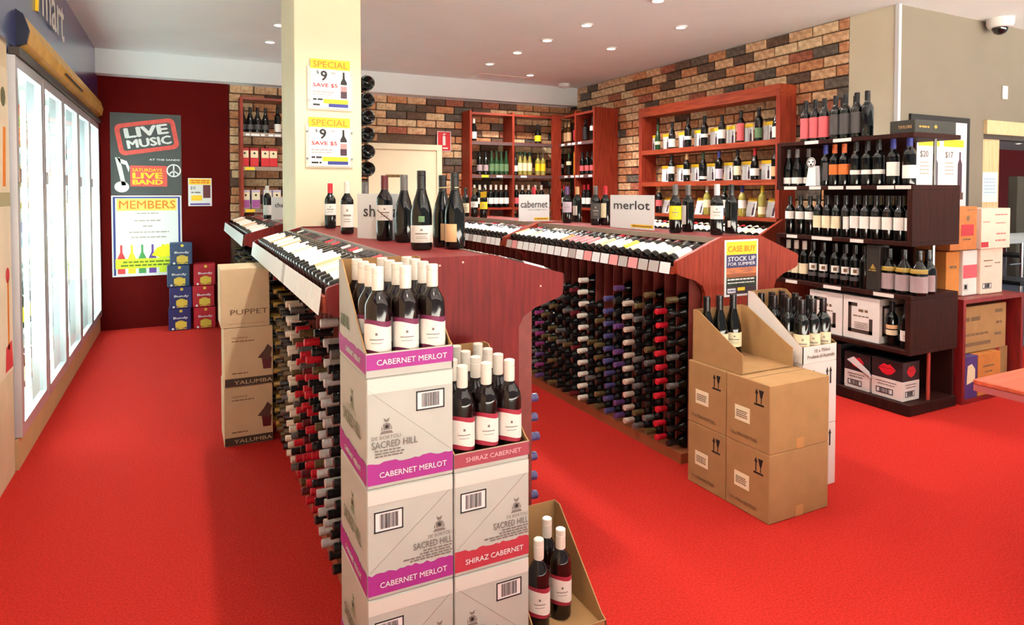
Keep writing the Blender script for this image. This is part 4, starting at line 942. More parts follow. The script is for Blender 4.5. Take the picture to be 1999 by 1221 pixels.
def onback(px, z, kind, cap, lab, label, group=None, y=7.94, **k):
    p = atY(px, 330, y); return bottle(kind, (p.x, y, z), cap, lab, label, group, rz=facing(p.x, y), **k)
def onside(px, z, kind, cap, lab, label, group=None, x=4.76, **k):
    p = atX(px, 330, x); return bottle(kind, (x, p.y, z), cap, lab, label, group, rz=-math.pi / 3, **k)
onback(925, 2.14, 'bordeaux', 'white', W, 'wine bottle with white label alone at the end of the top corner shelf')
onback(1050, 2.14, 'flask', 'black', ('yellow', .03, .11, 84), 'squat dark bottle with yellow label on the top corner shelf', y=7.92)
for i, px in enumerate((936, 948)): onback(px, 1.705, 'bordeaux', 'black', ('grey', .05, .13, 80), 'dark bottle with grey label on the middle corner shelf', 'dark bottles on the middle corner shelf')
for px in (960, 969, 978, 988): onback(px, 1.705, 'hock', 'green', ('green', .05, .15, 84), 'green bottle with pale green label on the middle corner shelf', 'green bottles on the middle corner shelf', glass=GLASS_G, scale=.98)
onback(1006, 1.705, 'bordeaux', 'black', ('white', .05, .13, 84), 'dark bottle with white label left of the pale bottles on the corner shelf')
for px in (1016, 1024, 1034): onback(px, 1.705, 'hock', 'green', ('cream', .06, .17, 84), 'pale green bottle with cream label on the middle corner shelf', 'pale green bottles on the middle corner shelf', glass=GLASS_Y, scale=.98)
for px in (1050, 1060): onback(px, 1.705, 'bordeaux', 'bronze', ('yellow', .06, .16, 84), 'pale bottle with yellow label on the middle corner shelf', 'yellow label bottles on the middle corner shelf', glass=GLASS_Y)
for px in (926, 936, 947, 958, 968, 978, 988): onback(px, 1.27, 'bordeaux', 'white', ('white', .05, .13, 84), 'white-capped bottle with white label in the lower corner bay', 'white capped bottles in the lower left bay')
for px in (1008, 1020, 1032, 1045, 1057): onback(px, 1.27, 'bordeaux', 'white', ('pink', .05, .13, 84), 'white-capped bottle with pink label in the lower corner bay', 'white capped bottles in the lower right bay')
for px in (1005, 1028, 1055): onback(px, .95, 'bordeaux', 'white', None, 'white-capped bottle on the lowest corner shelf', 'white capped bottles on the lowest corner shelf', y=7.95)
for px in (1092, 1103, 1111): onside(px, 2.14, 'bordeaux', 'tan', ('tan', .04, .16, 84), 'amber bottle with tan label on the top side shelf', 'amber bottles on the top side shelf', glass=GLASS_A, x=4.8)
onside(1125, 2.14, 'bordeaux', 'black', ('red', .03, .17, 84), 'bottle with tall red label on the top side shelf')
for px in (1134, 1143): onside(px, 2.14, 'bordeaux', 'black', ('black', .03, .2, 84), 'bottle with black label on the top side shelf', 'black label bottles on the top side shelf', x=4.8)
onside(1157, 2.14, 'bordeaux', 'black', ('white', .13, .19, 84), 'bottle with high white label at the end of the top side shelf')
for px in (1086, 1096): onside(px, 1.705, 'bordeaux', 'black', ('white', .11, .16, 84), 'dark bottle with high white label on the middle side shelf', 'dark bottles on the middle side shelf')
onside(1111, 1.705, 'bordeaux', 'green', ('cream', .14, .19, 84), 'dark bottle with cream shoulder label on the middle side shelf')
for px in (1137, 1147, 1157): onside(px, 1.705, 'bordeaux', 'black', ('pink', .05, .12, 84), 'dark bottle with pink label on the middle side shelf', 'pink label bottles on the middle side shelf')
p = atX(1126, 330, 4.76); m = MB(); m.lathe([(.045, 0), (.045, .30), (.040, .312), (.004, .314)], 16)
o = link('bottle_tube', m.mesh('bottle_tube', mat('amber_tube', (222, 146, 40), .4), smooth=True), None, (4.76, p.y, 1.705)); tag(o, 'tall amber gift tube standing on the middle side shelf', 'gift tube')
m = MB(); m.lathe([(.0465, .27), (.0465, .30)], 16, cap=False); link('lid_band', m.mesh('lid_band', CAPS['gold']), o)
onside(1090, 1.27, 'bordeaux', 'tan', ('cream', .12, .19, 84), 'bottle with tan capsule in the lower side bay'); onside(1101, 1.27, 'bordeaux', 'red', ('white', .05, .13, 84), 'bottle with red capsule next to the tan one in the lower side bay')
for px in (1133, 1141, 1149): onside(px, 1.27, 'bordeaux', 'red', ('white', .05, .13, 84), 'red-capped bottle in the lower side bay', 'red capped bottles in the lower side bay')
# --- left wall unit behind the pillar
t = thing('wall_shelf', (1.1, 7.98, 0), 'mahogany wall shelf partly hidden behind the cream pillar', 'shelf')
for x in (.585, 1.64): bx('upright', x, x + .03, 7.85, YB - .02, 1.0, 2.53, MAHOG, t)
for z in (1.29, 1.76, 2.14, 2.53):
    bx('shelf_board', .615, 1.64, 7.855, YB - .02, z - .028, z, PINE, t)
    if z < 2.5: bx('ticket_rail', .615, 1.64, 7.85, 7.855, z - .045, z - .002, mat('grey_edging', (150, 132, 116), .4), t)
for x, z in ((.68, 1.76), (.68, 1.29)): MB().box(x - .05, x + .05, 7.846, 7.85, z - .04, z - .008).build('price_ticket', YELLOW, t)
f = fF(.62, 7.85, 2.14, t); f.lines('shelf_lettering', [(.02, .22, -.038, .022), (.26, .5, -.038, .022)], PAPER, d=.002)
for i, px in enumerate((478, 487, 503, 519)): onback(px, 2.14, 'burgundy', 'black', ('charcoal', .04, .1, 80), 'dark sparkling bottle on the top shelf left of the pillar', 'dark bottles left of the pillar', y=7.95, scale=.95)
onback(543, 2.14, 'bordeaux', 'black', ('white', .02, .11, 84), 'bottle with white label touching the pillar edge on the wall shelf', y=7.95)
def gift_box(px, z, c1, c2, label, group):
    p = atY(px, 330, 7.9)
    t = thing('gift_carton', (p.x, 7.95, z), label, 'carton', group)
    bx('carton_body', p.x - .045, p.x + .045, 7.90, 7.99, z, z + .21, c1, t, bevel=.004)
    f = fF(p.x - .045, 7.90, z, t); f.rect('cream_panel', .006, .084, .1, .18, LABS['cream']); f.rect('colour_panel', .004, .086, .01, .095, c2); f.poly('emblem', disc(.045, .15, .012, 10), INK, d=.003)
for px in (478, 497, 518, 534): gift_box(px, 1.76, LABS['red'], mat('scarlet_print', (206, 20, 34), .5), 'red gift carton with cream panel on the wall shelf', 'red gift cartons')
for px in (479, 499, 522, 540): gift_box(px, 1.29, LABS['lilac'], mat('orchid_print', (166, 84, 150), .5), 'lilac and purple gift carton on the wall shelf', 'purple gift cartons')
# --- wall display frame on the brick wall, with a sloping tray below
t = thing('wall_display', (4.9, 5.2, 0), 'mahogany framed wall display on the brick wall with a tray below', 'shelf')
a, b, xa, xb = 4.215, 6.255, 4.815, XR - .03
for y0, y1 in ((a, a + .045), (b - .06, b)): bx('stile', xa, xb, y0, y1, 1.235, 2.345, MAHOG, t)
bx('top_rail', xa - .004, xb, a, b, 2.345, 2.452, MAHOG_H, t)
for z in (1.955, 1.59): bx('shelf_board', xa, xb, a + .045, b - .06, z - .05, z, MAHOG_H, t)
zt = 1.235
bx('shelf_board', xa - .03, xb, a + .0, b, zt - .03, zt, MAHOG_H, t)
MB().prism([(4.33 - 4.33, .0), (.72, .0), (.72, 1.235), (.46, 1.235), (.30, 1.235), (.02, 1.10), (.0, 1.03)], (4.32, 4.0, 0), (1, 0, 0), (0, 0, 1), (0, -1, 0), .03).build('end_panel', MAHOG, t)
MB().prism([(0, 1.03), (.44, 1.14), (.44, 1.12), (0, 1.01)], (4.34, 4.03, 0), (1, 0, 0), (0, 0, 1), (0, -1, 0), 2.2).build('sloped_tray', RACKIN, t)
bx('cabinet_front', 4.50, 4.52, 4.03, 6.23, 0, 1.06, RACKIN, t); bx('lip_rail', 4.325, 4.34, 4.03, 6.23, 1.0, 1.07, MAHOG_H, t)
ang = math.atan2(.11, .44); RS = slope_rot(1, ang)
y = 4.09
while y < 6.2:
    c = random.choice(CW); bottle('bordeaux', (4.385, y, 1.035 + .0475), random.choice(('black', 'red', 'white')), (c, .03, .16, 84), f'bottle with {c} label lying {ORD[round((y - 4.09) / .0795)]} along the tray below the wall display', f'{c} label bottles on the wall display tray', R=RS, name='lying_wine_bottle'); y += .0795
def wcard(px, z, label='price card with yellow head on the wall display', lean=0.0, head=YELLOW, x=4.97):
    p = atX(px, 300, x); w, hh = .115, .185
    t = thing('price_card', (x, p.y, z), label, 'card', 'price cards on the wall display', rz=0)
    m = MB(); m.box(0, .004, -w / 2, w / 2, 0, hh); link('card', m.mesh('card', PAPER), t)
    m = MB(); m.box(-.001, 0, -w / 2, w / 2, hh * .82, hh); link('card_head', m.mesh('card_head', head), t)
    m = MB(); m.prism([(a_, b_) for a_, b_ in ((.015, .012), (.04, .012), (.04, .08), (.032, .10), (.032, .13), (.023, .13), (.023, .10), (.015, .08))], (-.0005, 0, 0), (0, -1, 0), (0, 0, 1), (-1, 0, 0), .0006); link('printed_bottle', m.mesh('printed_bottle', mat('aubergine_print', (70, 44, 60), .6)), t)
    t.rotation_euler = (0, lean, 0)
    if lean: t.location.x -= .022
for z, cards in ((1.955, (1273, 1300, 1331, 1362, 1394, 1426, 1461, 1500)), (1.59, (1299, 1328, 1357, 1388, 1422, 1458, 1496))):
    for px in cards: wcard(px, z + .001)
for px in (1302, 1367, 1468, 1508): wcard(px, zt + .001, 'price card with yellow head leaning low in the wall display', lean=.25)
def wb(px, z, kind, cap, lab, label, **k):
    p = atX(px, 300, 4.89); bottle(kind, (4.89, p.y, z), cap, lab, label, None, rz=-math.pi / 2 + .55, seg=14, **k)
T1 = 'on the top shelf of the wall display'; T2 = 'on the middle shelf of the wall display'; T3 = 'at the bottom of the wall display'
wb(1284, 1.955, 'hock', 'green', ('cream', .07, .11, 84), 'slim green bottle with small cream label ' + T1, glass=GLASS_G, scale=.9)
wb(1312, 1.955, 'burgundy', 'black', ('white', .02, .11, 84), 'bottle with large low white label ' + T1)
wb(1343, 1.955, 'bordeaux', 'black', ('white', .08, .115, 84), 'broad bottle with narrow white label, corner side, ' + T1, scale=1.05)
wb(1375, 1.955, 'bordeaux', 'black', ('white', .085, .12, 84), 'broad bottle with narrow white label, stand side, ' + T1, scale=1.05)
wb(1409, 1.955, 'bordeaux', 'black', ('white', .06, .15, 84), 'bottle with wide square white label ' + T1)
wb(1446, 1.955, 'bordeaux', 'black', ('pink', .02, .18, 60), 'bottle with tall red and pink label ' + T1, scale=1.05)
wb(1481, 1.955, 'bordeaux', 'black', ('green', .03, .12, 60), 'bottle with mottled green label ' + T1, scale=1.05)
wb(1516, 1.955, 'burgundy', 'black', ('white', .02, .12, 84), 'bottle with white label against the frame end ' + T1)
wb(1311, 1.59, 'bordeaux', 'black', ('white', .09, .17, 84), 'bottle with high white label ' + T2); wb(1341, 1.59, 'bordeaux', 'tan', ('white', .07, .13, 84), 'bottle with tan capsule and white label ' + T2)
wb(1373, 1.59, 'burgundy', 'green', ('white', .02, .05, 84), 'green-capped bottle with low narrow label ' + T2); wb(1404, 1.59, 'bordeaux', 'blue', ('lilac', .02, .12, 84), 'bottle with blue capsule and pale label ' + T2)
wb(1440, 1.59, 'bordeaux', 'black', ('cream', .05, .14, 84), 'bottle with cream label ' + T2); wb(1474, 1.59, 'burgundy', 'red', ('white', .04, .11, 84), 'bottle with red wax capsule ' + T2); wb(1514, 1.59, 'bordeaux', 'black', ('tan', .03, .12, 84), 'bottle with tan label against the frame end ' + T2)
wb(1287, zt, 'bordeaux', 'tan', ('pink', .08, .15, 84), 'bottle with tan capsule and pale pink label ' + T3); wb(1381, zt, 'bordeaux', 'white', ('cream', .08, .16, 84), 'pale bottle with white cap ' + T3, glass=GLASS_Y)
wb(1415, zt, 'bordeaux', 'green', ('white', .08, .16, 84), 'green-capped bottle ' + T3); wb(1450, zt, 'bordeaux', 'blue', ('white', .08, .16, 84), 'pale bottle with navy cap ' + T3, glass=GLASS_Y); wb(1489, zt, 'bordeaux', 'yellow', ('cream', .03, .1, 84), 'green-gold bottle with yellow capsule ' + T3, glass=GLASS_Y)
# ================================================================ DARK SHELF STAND
t = stand_t = thing('shelf_stand', (4.48, 3.15, 0), 'dark wenge zigzag shelf stand with chrome poles', 'shelf')
SXA, SXB, SYA, SYB = 4.22, 4.74, 2.63, 3.72
SZ = (1.86, 1.52, 1.147, .795, .432, .075)
for z in SZ:
    bx('shelf_board', SXA, SXB, SYA, SYB, z - (.03 if z > .1 else .07), z, WENGE, t, bevel=.002)
def endp(y, z0, z1): bx('end_panel', SXA, SXB, y, y + .035, z0, z1, WENGE, t)
for z0, z1 in ((1.147, 1.49), (.432, .765)): endp(SYA, z0, z1)
for z0, z1 in ((1.52, 1.83), (.795, 1.117), (.075, .402)): endp(SYB - .04, z0, z1)
bx('back_panel', SXB - .02, SXB, SYA + .3, SYB - .04, 1.147, 1.49, WENGE, t); bx('back_panel', SXB - .02, SXB, SYA + .02, SYB - .04, .075, .402, WENGE, t); bx('back_panel', SXB - .02, SXB, SYA + .3, SYB - .04, 1.52, 1.83, WENGE, t)
bx('back_panel', SXB - .02, SXB, SYA + .3, SYB - .04, .795, 1.117, WENGE, t); bx('back_panel', SXB - .02, SXB, SYA + .04, SYB - .04, .432, .765, WENGE, t)
for z0, z1 in ((1.52, 1.83), (.795, 1.117)):
    q = MB(); q.tube([(4.50, SYA + .03, z0), (4.50, SYA + .03, z1)], .011, 12); q.build('chrome_pole', CHROME, t, smooth=True)
bx('red_post', 4.45, 4.475, SYA + .02, SYA + .03, .075, .402, mat('red_lacquer', (170, 60, 48), .4), t)
tk = {}
for z, ks in ((1.86, ((1570, 1596), (1625, 1660))), (1.52, ((1531, 1555), (1580, 1602), (1617, 1646), (1652, 1680), (1712, 1745), (1748, 1778))), (1.147, ((1537, 1557), (1586, 1625), (1661, 1687))), (.795, ((1536, 1558), (1610, 1644), (1708, 1748)))):
    for p0, p1 in ks:
        y1, y0 = atX(p0, 400, SXA).y, atX(p1, 400, SXA).y
        bx('price_strip', SXA - .004, SXA, y0, y1, z - .028, z - .004, mat('strip_white', (226, 220, 212), .5), t)
# contents
def sb(px, z, kind, cap, lab, label, group=None, x=4.285, seg=14, **k):
    p = atX(px, 400, x); return bottle(kind, (x, p.y, z), cap, lab, label, group, rz=-math.pi / 2 + .62, seg=seg, **k)
for px in (1571, 1589, 1607): sb(px, 1.86, 'bordeaux', 'black', ('pink', .02, .17, 84), 'bottle with tall red label atop the dark stand', 'red label bottles on top of the dark stand', scale=1.03)
for px in (1629, 1648, 1671): sb(px, 1.86, 'bordeaux', 'black', ('charcoal', .03, .17, 84), 'bottle with tall dark grey label atop the dark stand', 'dark label bottles on top of the dark stand', scale=1.05)
sb(1690, 1.86, 'bordeaux', 'black', None, 'plain dark bottle at the end of the row on top of the dark stand', scale=1.06)
for px in (1643, 1668): sb(px, 1.86, 'bordeaux', 'black', None, 'dark bottle in the back row atop the dark stand', 'back row bottles on top of the dark stand', x=4.42, scale=1.05)
z = 1.52
for px in (1539, 1557): sb(px, z, 'burgundy', 'grey', ('white', .02, .07, 84), 'bottle with low white label, second stand tier', 'low white label bottles on the second tier', scale=.95)
t = thing('neck_hanger', (4.248, atX(1588, 340, 4.248).y, z), 'white folded card with a round bear face on the second tier', 'card')
m = MB(); m.prism([(-.048, 0), (.042, 0), (.036, .13), (.022, .15), (-.022, .15)], (-.026, 0, 0), (0, -1, 0), (0, 0, 1), (-1, 0, 0), .004); m.prism([(-.048, 0), (.042, 0), (.03, .15), (-.03, .15)], (.024, 0, 0), (0, -1, 0), (0, 0, 1), (-1, 0, 0), .004); link('folded_card', m.mesh('folded_card', PAPER), t)
m = MB(); m.prism(disc(0, .175, .038, 16), (-.028, 0, 0), (0, -1, 0), (0, 0, 1), (-1, 0, 0), .004); link('face_card', m.mesh('face_card', PAPER), t)
m = MB()
for q in range(16):
    t0, t1 = 2 * math.pi * q / 16, 2 * math.pi * (q + 1) / 16
    m.prism([(.028 * math.cos(t0), .175 + .028 * math.sin(t0)), (.035 * math.cos(t0), .175 + .035 * math.sin(t0)), (.035 * math.cos(t1), .175 + .035 * math.sin(t1)), (.028 * math.cos(t1), .175 + .028 * math.sin(t1))], (-.030, 0, 0), (0, -1, 0), (0, 0, 1), (-1, 0, 0), .0015)
link('face_ring', m.mesh('face_ring', GREYINK), t)
m = MB(); m.prism(disc(-.016, .18, .007, 8), (-.030, 0, 0), (0, -1, 0), (0, 0, 1), (-1, 0, 0), .002); m.prism(disc(.016, .18, .007, 8), (-.030, 0, 0), (0, -1, 0), (0, 0, 1), (-1, 0, 0), .002); m.prism(disc(0, .158, .009, 8), (-.030, 0, 0), (0, -1, 0), (0, 0, 1), (-1, 0, 0), .002); link('features', m.mesh('features', INK), t)
sb(1576, z, 'burgundy', 'grey', ('white', .02, .07, 84), 'bottle with low white label behind the white bear card', x=4.33, scale=.95)
sb(1612, z, 'bordeaux', 'blue', ('charcoal', .04, .17, 30), 'blue-capped bottle beside the white bear card on the dark stand')
for px in (1627, 1647): sb(px, z, 'bordeaux', 'orange', ('orange', .08, .155, 84), 'bottle with orange label and capsule, second stand tier', 'orange label bottles on the dark stand')
for px in (1670, 1692, 1714): sb(px, z, 'bordeaux', 'black', ('white', .075, .105, 84), 'bottle with narrow white label, second stand tier', 'narrow white label bottles on the dark stand', scale=1.03)
sb(1742, z, 'bordeaux', 'blue', ('white', .06, .15, 84), 'blue-capped bottle with tall white label, second stand tier', scale=1.03)
sb(1774, z, 'bordeaux', 'blue', ('white', .04, .12, 84), 'broad blue-capped bottle with white label at the chrome pole', scale=1.08)
z = 1.147
for px in (1543, 1563, 1582): sb(px, z, 'bordeaux', 'black', ('white', .12, .18, 84), 'bottle with high white label, third stand tier', 'high white label bottles on the third tier', scale=.98)
for px in (1598, 1615, 1634): sb(px, z, 'bordeaux', 'black', ('cream', .06, .15, 84), 'bottle with cream label, third stand tier', 'cream label bottles on the third tier')
sb(1653, z, 'bordeaux', 'black', ('white', .06, .15, 30), 'half turned bottle between cream and white labels on the third tier')
for px in (1669, 1690, 1711, 1734, 1757, 1779): sb(px, z, 'bordeaux', 'black', ('white', .07, .155, 84), 'bottle with square white label, third stand tier', 'square white label bottles on the third tier')
for px in (1676, 1698, 1720, 1744, 1766): sb(px, z, 'bordeaux', 'bronze', None, 'bottle in the back row, third stand tier', 'back row bottles on the third tier', x=4.37)
z = .795
for px in (1541, 1556, 1571): sb(px, z, 'bordeaux', 'white', ('cream', .05, .13, 84), 'white-capped bottle with cream label, fourth stand tier', 'white capped bottles on the fourth tier')
for px in (1589, 1609, 1632, 1653, 1673):
    o = sb(px, z, 'bordeaux', 'black', ('white', .09, .14, 44), 'bottle with small square white label, fourth stand tier', 'small square label bottles on the fourth tier')
    link('label_mark', cached(('lm',), lambda: MB().arc(.0386, .103, .127, math.radians(18), 5).mesh('label_mark', TANINK, smooth=True)), o); link('label_foot', lab_mesh('bordeaux', ('charcoal', .045, .075, 60), 8), o)
sb(1687, z, 'bordeaux', 'black', None, 'plain dark bottle beside the dark gift carton on the fourth tier')
y = atX(1704, 520, 4.24).y
t = thing('gift_carton', (4.30, y, z), 'tall dark green gift carton, fourth stand tier', 'carton')
bx('carton_body', 4.24, 4.34, y - .05, y + .05, z, z + .315, mat('dark_green_carton', (44, 42, 36), .5, var=.1), t, bevel=.003)
f = fL(4.24, y + .05, z, t); f.poly('emblem', [(.03, .15), (.07, .15), (.05, .185)], CAPS['gold']); f.lines('small_print', [(.02, .08, .135, .008)], CAPS['gold'])
for px in (1744, 1766, 1790): 
    o = sb(px, z, 'flask', 'black', ('grey', .02, .115, 84), 'stout bottle with lilac label and gold shoulder, fourth stand tier', 'gold shouldered bottles on the dark stand', scale=1.12, x=4.30)
    link('shoulder_band', cached(('shb',), lambda: MB().lathe([(.0456, .13), (.0450, .146), (.0410, .156)], 16, cap=False).mesh('shoulder_band', CAPS['gold'], smooth=True)), o)
sb(1814, z, 'flask', 'black', ('grey', .02, .115, 50), 'stout dark bottle at the chrome pole of the fourth tier', scale=1.12, x=4.42)
# cartons and bottles low on the stand
z = .432
def framed_carton(y0, y1, lab, front=True):
    t = thing('wine_carton', (4.4, (y0 + y1) / 2, z), lab, 'carton', 'white cartons with dark frame print')
    bx('carton_body', 4.245, 4.56, y0, y1, z, z + .305, WHITE_C, t, bevel=.003)
    f = fL(4.245, y1, z, t); w = y1 - y0; e = .025; DKB = mat('espresso_print', (66, 52, 42), .6)
    f.polys('frame_print', [[(.04, .05), (w - .05, .05), (w - .05, .05 + e), (.04, .05 + e)], [(.04, .05), (.04 + e, .05), (.04 + e, .26), (.04, .26)], [(w - .05 - e, .05), (w - .05, .05), (w - .05, .16), (w - .05 - e, .16)], [(.04, .235), (.11, .235), (.11, .26), (.04, .26)]], DKB)
    f.lines('small_print', [(.09, .19, .12 - .012 * i, .005) for i in range(4)] + [(.12, .19, .2, .018), (.08, .2, .165, .008)], TANINK, seed=int(y0 * 10))
    f = fF(4.245, y0, z, t); f.polys('frame_print', [[(.03, .05), (.29, .05), (.29, .07), (.03, .07)], [(.03, .05), (.05, .05), (.05, .26), (.03, .26)], [(.27, .05), (.29, .05), (.29, .26), (.27, .26)], [(.03, .24), (.29, .24), (.29, .26), (.03, .26)]], DKB)
framed_carton(2.86, 3.135, 'white carton with dark frame print beside the bottles low on the dark stand'); framed_carton(3.145, 3.42, 'white carton with dark frame print behind the cream label bottles')
sb(1745, z, 'bordeaux', 'black', ('cream', .075, .11, 84), 'dark bottle with cream label before the framed carton', x=4.30, seg=18, scale=.98, lab2=('tan', .118, .145, 84))
sb(1774, z, 'bordeaux', 'black', ('white', .05, .12, 84), 'dark bottle with white label tucked beside the dark end panel', x=4.30, seg=18)
z = .075
def dark_carton(x0, x1, y0, y1, hh, lab, lips, zz=z):
    t = thing('wine_carton', ((x0 + x1) / 2, (y0 + y1) / 2, zz), lab, 'carton', 'black cartons at the foot of the dark stand')
    w = y1 - y0
    BK = mat('black_carton', (38, 32, 34), .45, var=.1)
    if lips:
        bx('carton_body', x0, x1, y0, y1, zz, zz + hh * .5, WHITE_C, t, bevel=.002); bx('carton_top', x0, x1, y0, y1, zz + hh * .5, zz + hh, BK, t, bevel=.002)
        for f, ww in ((fL(x0, y1, zz, t), w), (fF(x0, y0, zz, t), x1 - x0)):
            f.polys('red_lips', [[(ww * .22, hh * .75), (ww * .36, hh * .63), (ww * .5, hh * .60), (ww * .64, hh * .63), (ww * .78, hh * .75), (ww * .62, hh * .78), (ww * .5, hh * .755), (ww * .38, hh * .78)], [(ww * .22, hh * .765), (ww * .38, hh * .79), (ww * .5, hh * .77), (ww * .62, hh * .79), (ww * .78, hh * .765), (ww * .6, hh * .89), (ww * .5, hh * .86), (ww * .4, hh * .89)]], mat('lip_red', (214, 24, 44), .5))
            barcode(f, ww * .15, ww * .7, hh * .1, hh * .25, 5); f.lines('small_print', [(ww * .15, ww * .8, hh * .4, .006), (ww * .2, ww * .75, hh * .33, .006)], GREYINK)
    else:
        bx('carton_body', x0, x1, y0, y1, zz, zz + hh, BK, t, bevel=.002)
        f = fL(x0, y1, zz, t); f.rect('red_neck', w * .45, w * .55, hh * .72, hh * .95, LABS['red']); f.lines('small_print', [(w * .25, w * .75, hh * .55, .014), (w * .3, w * .7, hh * .45, .01)], GREYINK); barcode(f, w * .15, w * .85, hh * .06, hh * .2, 9)
dark_carton(4.27, 4.55, 3.17, 3.42, .29, 'black wine carton with barcode at the foot of the dark stand', False)
dark_carton(4.26, 4.47, 2.935, 3.13, .255, 'black and white carton with red lips and a torn flap', True)
dark_carton(4.26, 4.44, 2.70, 2.92, .262, 'black and white carton with red lips next to the red post', True)
m = MB(); m.prism([(0, 0), (.10, -.05), (.19, -.09), (.17, -.05), (.05, .03)], (4.245, 3.10, z + .20), (0, -1, 0), (0, 0, 1), (-1, 0, 0), .003); tag(m.build('carton_flap', PAPER, at=(4.245, 3.0, .2)), 'torn white cardboard flap hanging over the lips carton', 'cardboard')
y1, y0 = atX(1737, 245, 4.25).y, atX(1832, 245, 4.25).y
t = thing('flat_carton', (4.4, (y0 + y1) / 2 + .1, 1.86), 'long flat black gift carton lying on top of the dark stand', 'carton')
bx('carton_body', 4.25, 4.70, max(y0, 2.64), y1, 1.86, 1.945, mat('dark_green_carton', (44, 42, 36), .5), t, bevel=.003)
f = fL(4.25, y1, 1.86, t); f.text('TAYLORS', .06, .15, .03, .05, CAPS['tan'], bold=.01); f = fF(4.25, max(y0, 2.64), 1.86, t); f.poly('gold_mark', [(.22, .03), (.24, .045), (.22, .06), (.20, .045)], CAPS['gold']); f.lines('small_print', [(.04, .15, .035, .012)], CAPS['gold'])
# ================================================================ LOW RED BENCH WITH CARTONS
t = thing('shelf_bench', (5.2, 2.9, 0), 'low open mahogany bench stuffed with cartons behind the dark stand', 'shelf')
RB_ = mat('bench_red', (140, 30, 30), .4, rgb2=(112, 22, 24), scale=6, stretch=(8, 8, .8))
bx('bench_top', 4.79, 5.55, 2.62, 3.2, .70, .73, RB_, t); bx('side_panel', 5.52, 5.55, 2.62, 3.2, .03, .70, RB_, t); bx('side_panel', 4.79, 4.82, 2.62, 3.2, .03, .70, RB_, t); bx('bench_floor', 4.79, 5.55, 2.62, 3.2, 0, .03, RB_, t); bx('bench_back', 4.82, 5.52, 3.18, 3.2, .03, .70, RB_, t)
def plain(x0, x1, y0, y1, z0, z1, mm, lab, deco=None, rz=0):
    t = thing('carton', ((x0 + x1) / 2, (y0 + y1) / 2, z0), lab, 'carton', 'assorted cartons at the bench')
    bx('carton_body', x0, x1, y0, y1, z0, z1, mm, t, bevel=.003)
    if deco: deco(fF(x0, y0, z0, t), x1 - x0, z1 - z0); 
    bx('tape', x0 + .002, x1 - .002, (y0 + y1) / 2 - .02, (y0 + y1) / 2 + .02, z1 - .0005, z1 + .0006, mat('brown_tape', (188, 138, 84), .3), t)
    return t
def d1(f, w, h):
    f.rect('dark_stripe', .01, w * .66, .05, .085, TANINK); f.text('CORNELL', w * .1, w * .4, h * .66, h * .8, TANINK); f.lines('small_print', [(w * .12, w * .6, h * .36, .02), (w * .75, w * .92, h * .8, .025), (w * .78, w * .9, h * .55, .02), (w * .75, w * .93, h * .3, .02)], TANINK)
plain(4.86, 5.44, 2.68, 3.1, .33, .66, KRAFT, 'brown carton with dark stripe on the bench shelf', lambda f, w, h: (f.rect('dark_stripe', .01, w * .66, .045, .07, TANINK), f.lines('small_print', [(w * .1, w * .42, h * .68, .03), (w * .12, w * .6, h * .36, .016), (w * .75, w * .92, h * .8, .025), (w * .78, w * .9, h * .55, .02), (w * .75, w * .93, h * .3, .02)], TANINK)))
plain(4.83, 4.99, 2.63, 3.05, .03, .325, mat('purple_carton', (70, 50, 120), .5, var=.15), 'purple carton with cream figure print at the bench foot', lambda f, w, h: f.poly('cream_figure', [(.03, .1), (.13, .12), (.13, .2), (.09, .24), (.04, .23)], LABS['cream']))
plain(5.0, 5.28, 2.63, 3.05, .03, .325, KRAFT_O, 'amber brown carton at the bench foot', lambda f, w, h: f.lines('small_print', [(.06, .2, .2, .012), (.08, .18, .16, .01)], TANINK))
plain(5.29, 5.51, 2.70, 3.05, .03, .325, KRAFT, 'brown carton with red stripe at the bench foot', lambda f, w, h: f.rect('red_stripe', .06, .1, .0, h, LABS['red']))
zb = .731
plain(4.79, 4.95, 2.74, 3.1, zb, zb + .32, KRAFT_O, 'orange carton standing on the bench next to the dark stand', lambda f, w, h: f.lines('small_print', [(.04, .12, .2, .02)], TANINK))
plain(4.955, 5.13, 2.72, 3.1, zb, zb + .325, WHITE_C, 'white carton with broad pink band on the bench', lambda f, w, h: (f.rect('pink_band', .003, w - .003, .125, .22, mat('pink_print', (220, 84, 96), .6)), barcode(f, .01, .06, .04, .085, 3)))
plain(5.135, 5.42, 2.70, 3.1, zb, zb + .33, mat('blush_carton', (226, 200, 182), .7, var=.03), 'blush white carton with barcode on the bench', lambda f, w, h: (barcode(f, .03, .14, .04, .08, 4), f.lines('small_print', [(.04, .16, .24, .008), (.05, .15, .2, .006), (.18, .26, .22, .008)], TANINK)))
plain(4.76, 5.08, 2.70, 3.08, zb + .332, zb + .64, mat('rust_cardboard', (186, 112, 58), .8, var=.1), 'rust brown carton with red stamp on top of the orange one', lambda f, w, h: (f.rect('red_stamp', .13, .28, .1, .18, LABS['red']), f.poly('emblem', disc(.21, .225, .02, 12), TANINK), f.lines('small_print', [(.2, .3, .28, .008), (.15, .26, .07, .01)], TANINK)))
plain(5.10, 5.47, 2.68, 3.06, zb + .333, zb + .625, mat('blush_carton', (226, 200, 182), .7), 'blush white carton with red tab on top of the bench pile', lambda f, w, h: (f.rect('red_tab', .0, .09, .012, .05, LABS['red']), f.lines('small_print', [(.17, .33, .24, .01), (.18, .32, .18, .008), (.19, .31, .1, .012), (.18, .33, .05, .014), (.02, .1, .19, .008)], mat('dusty_rose_ink', (190, 120, 110), .7))))
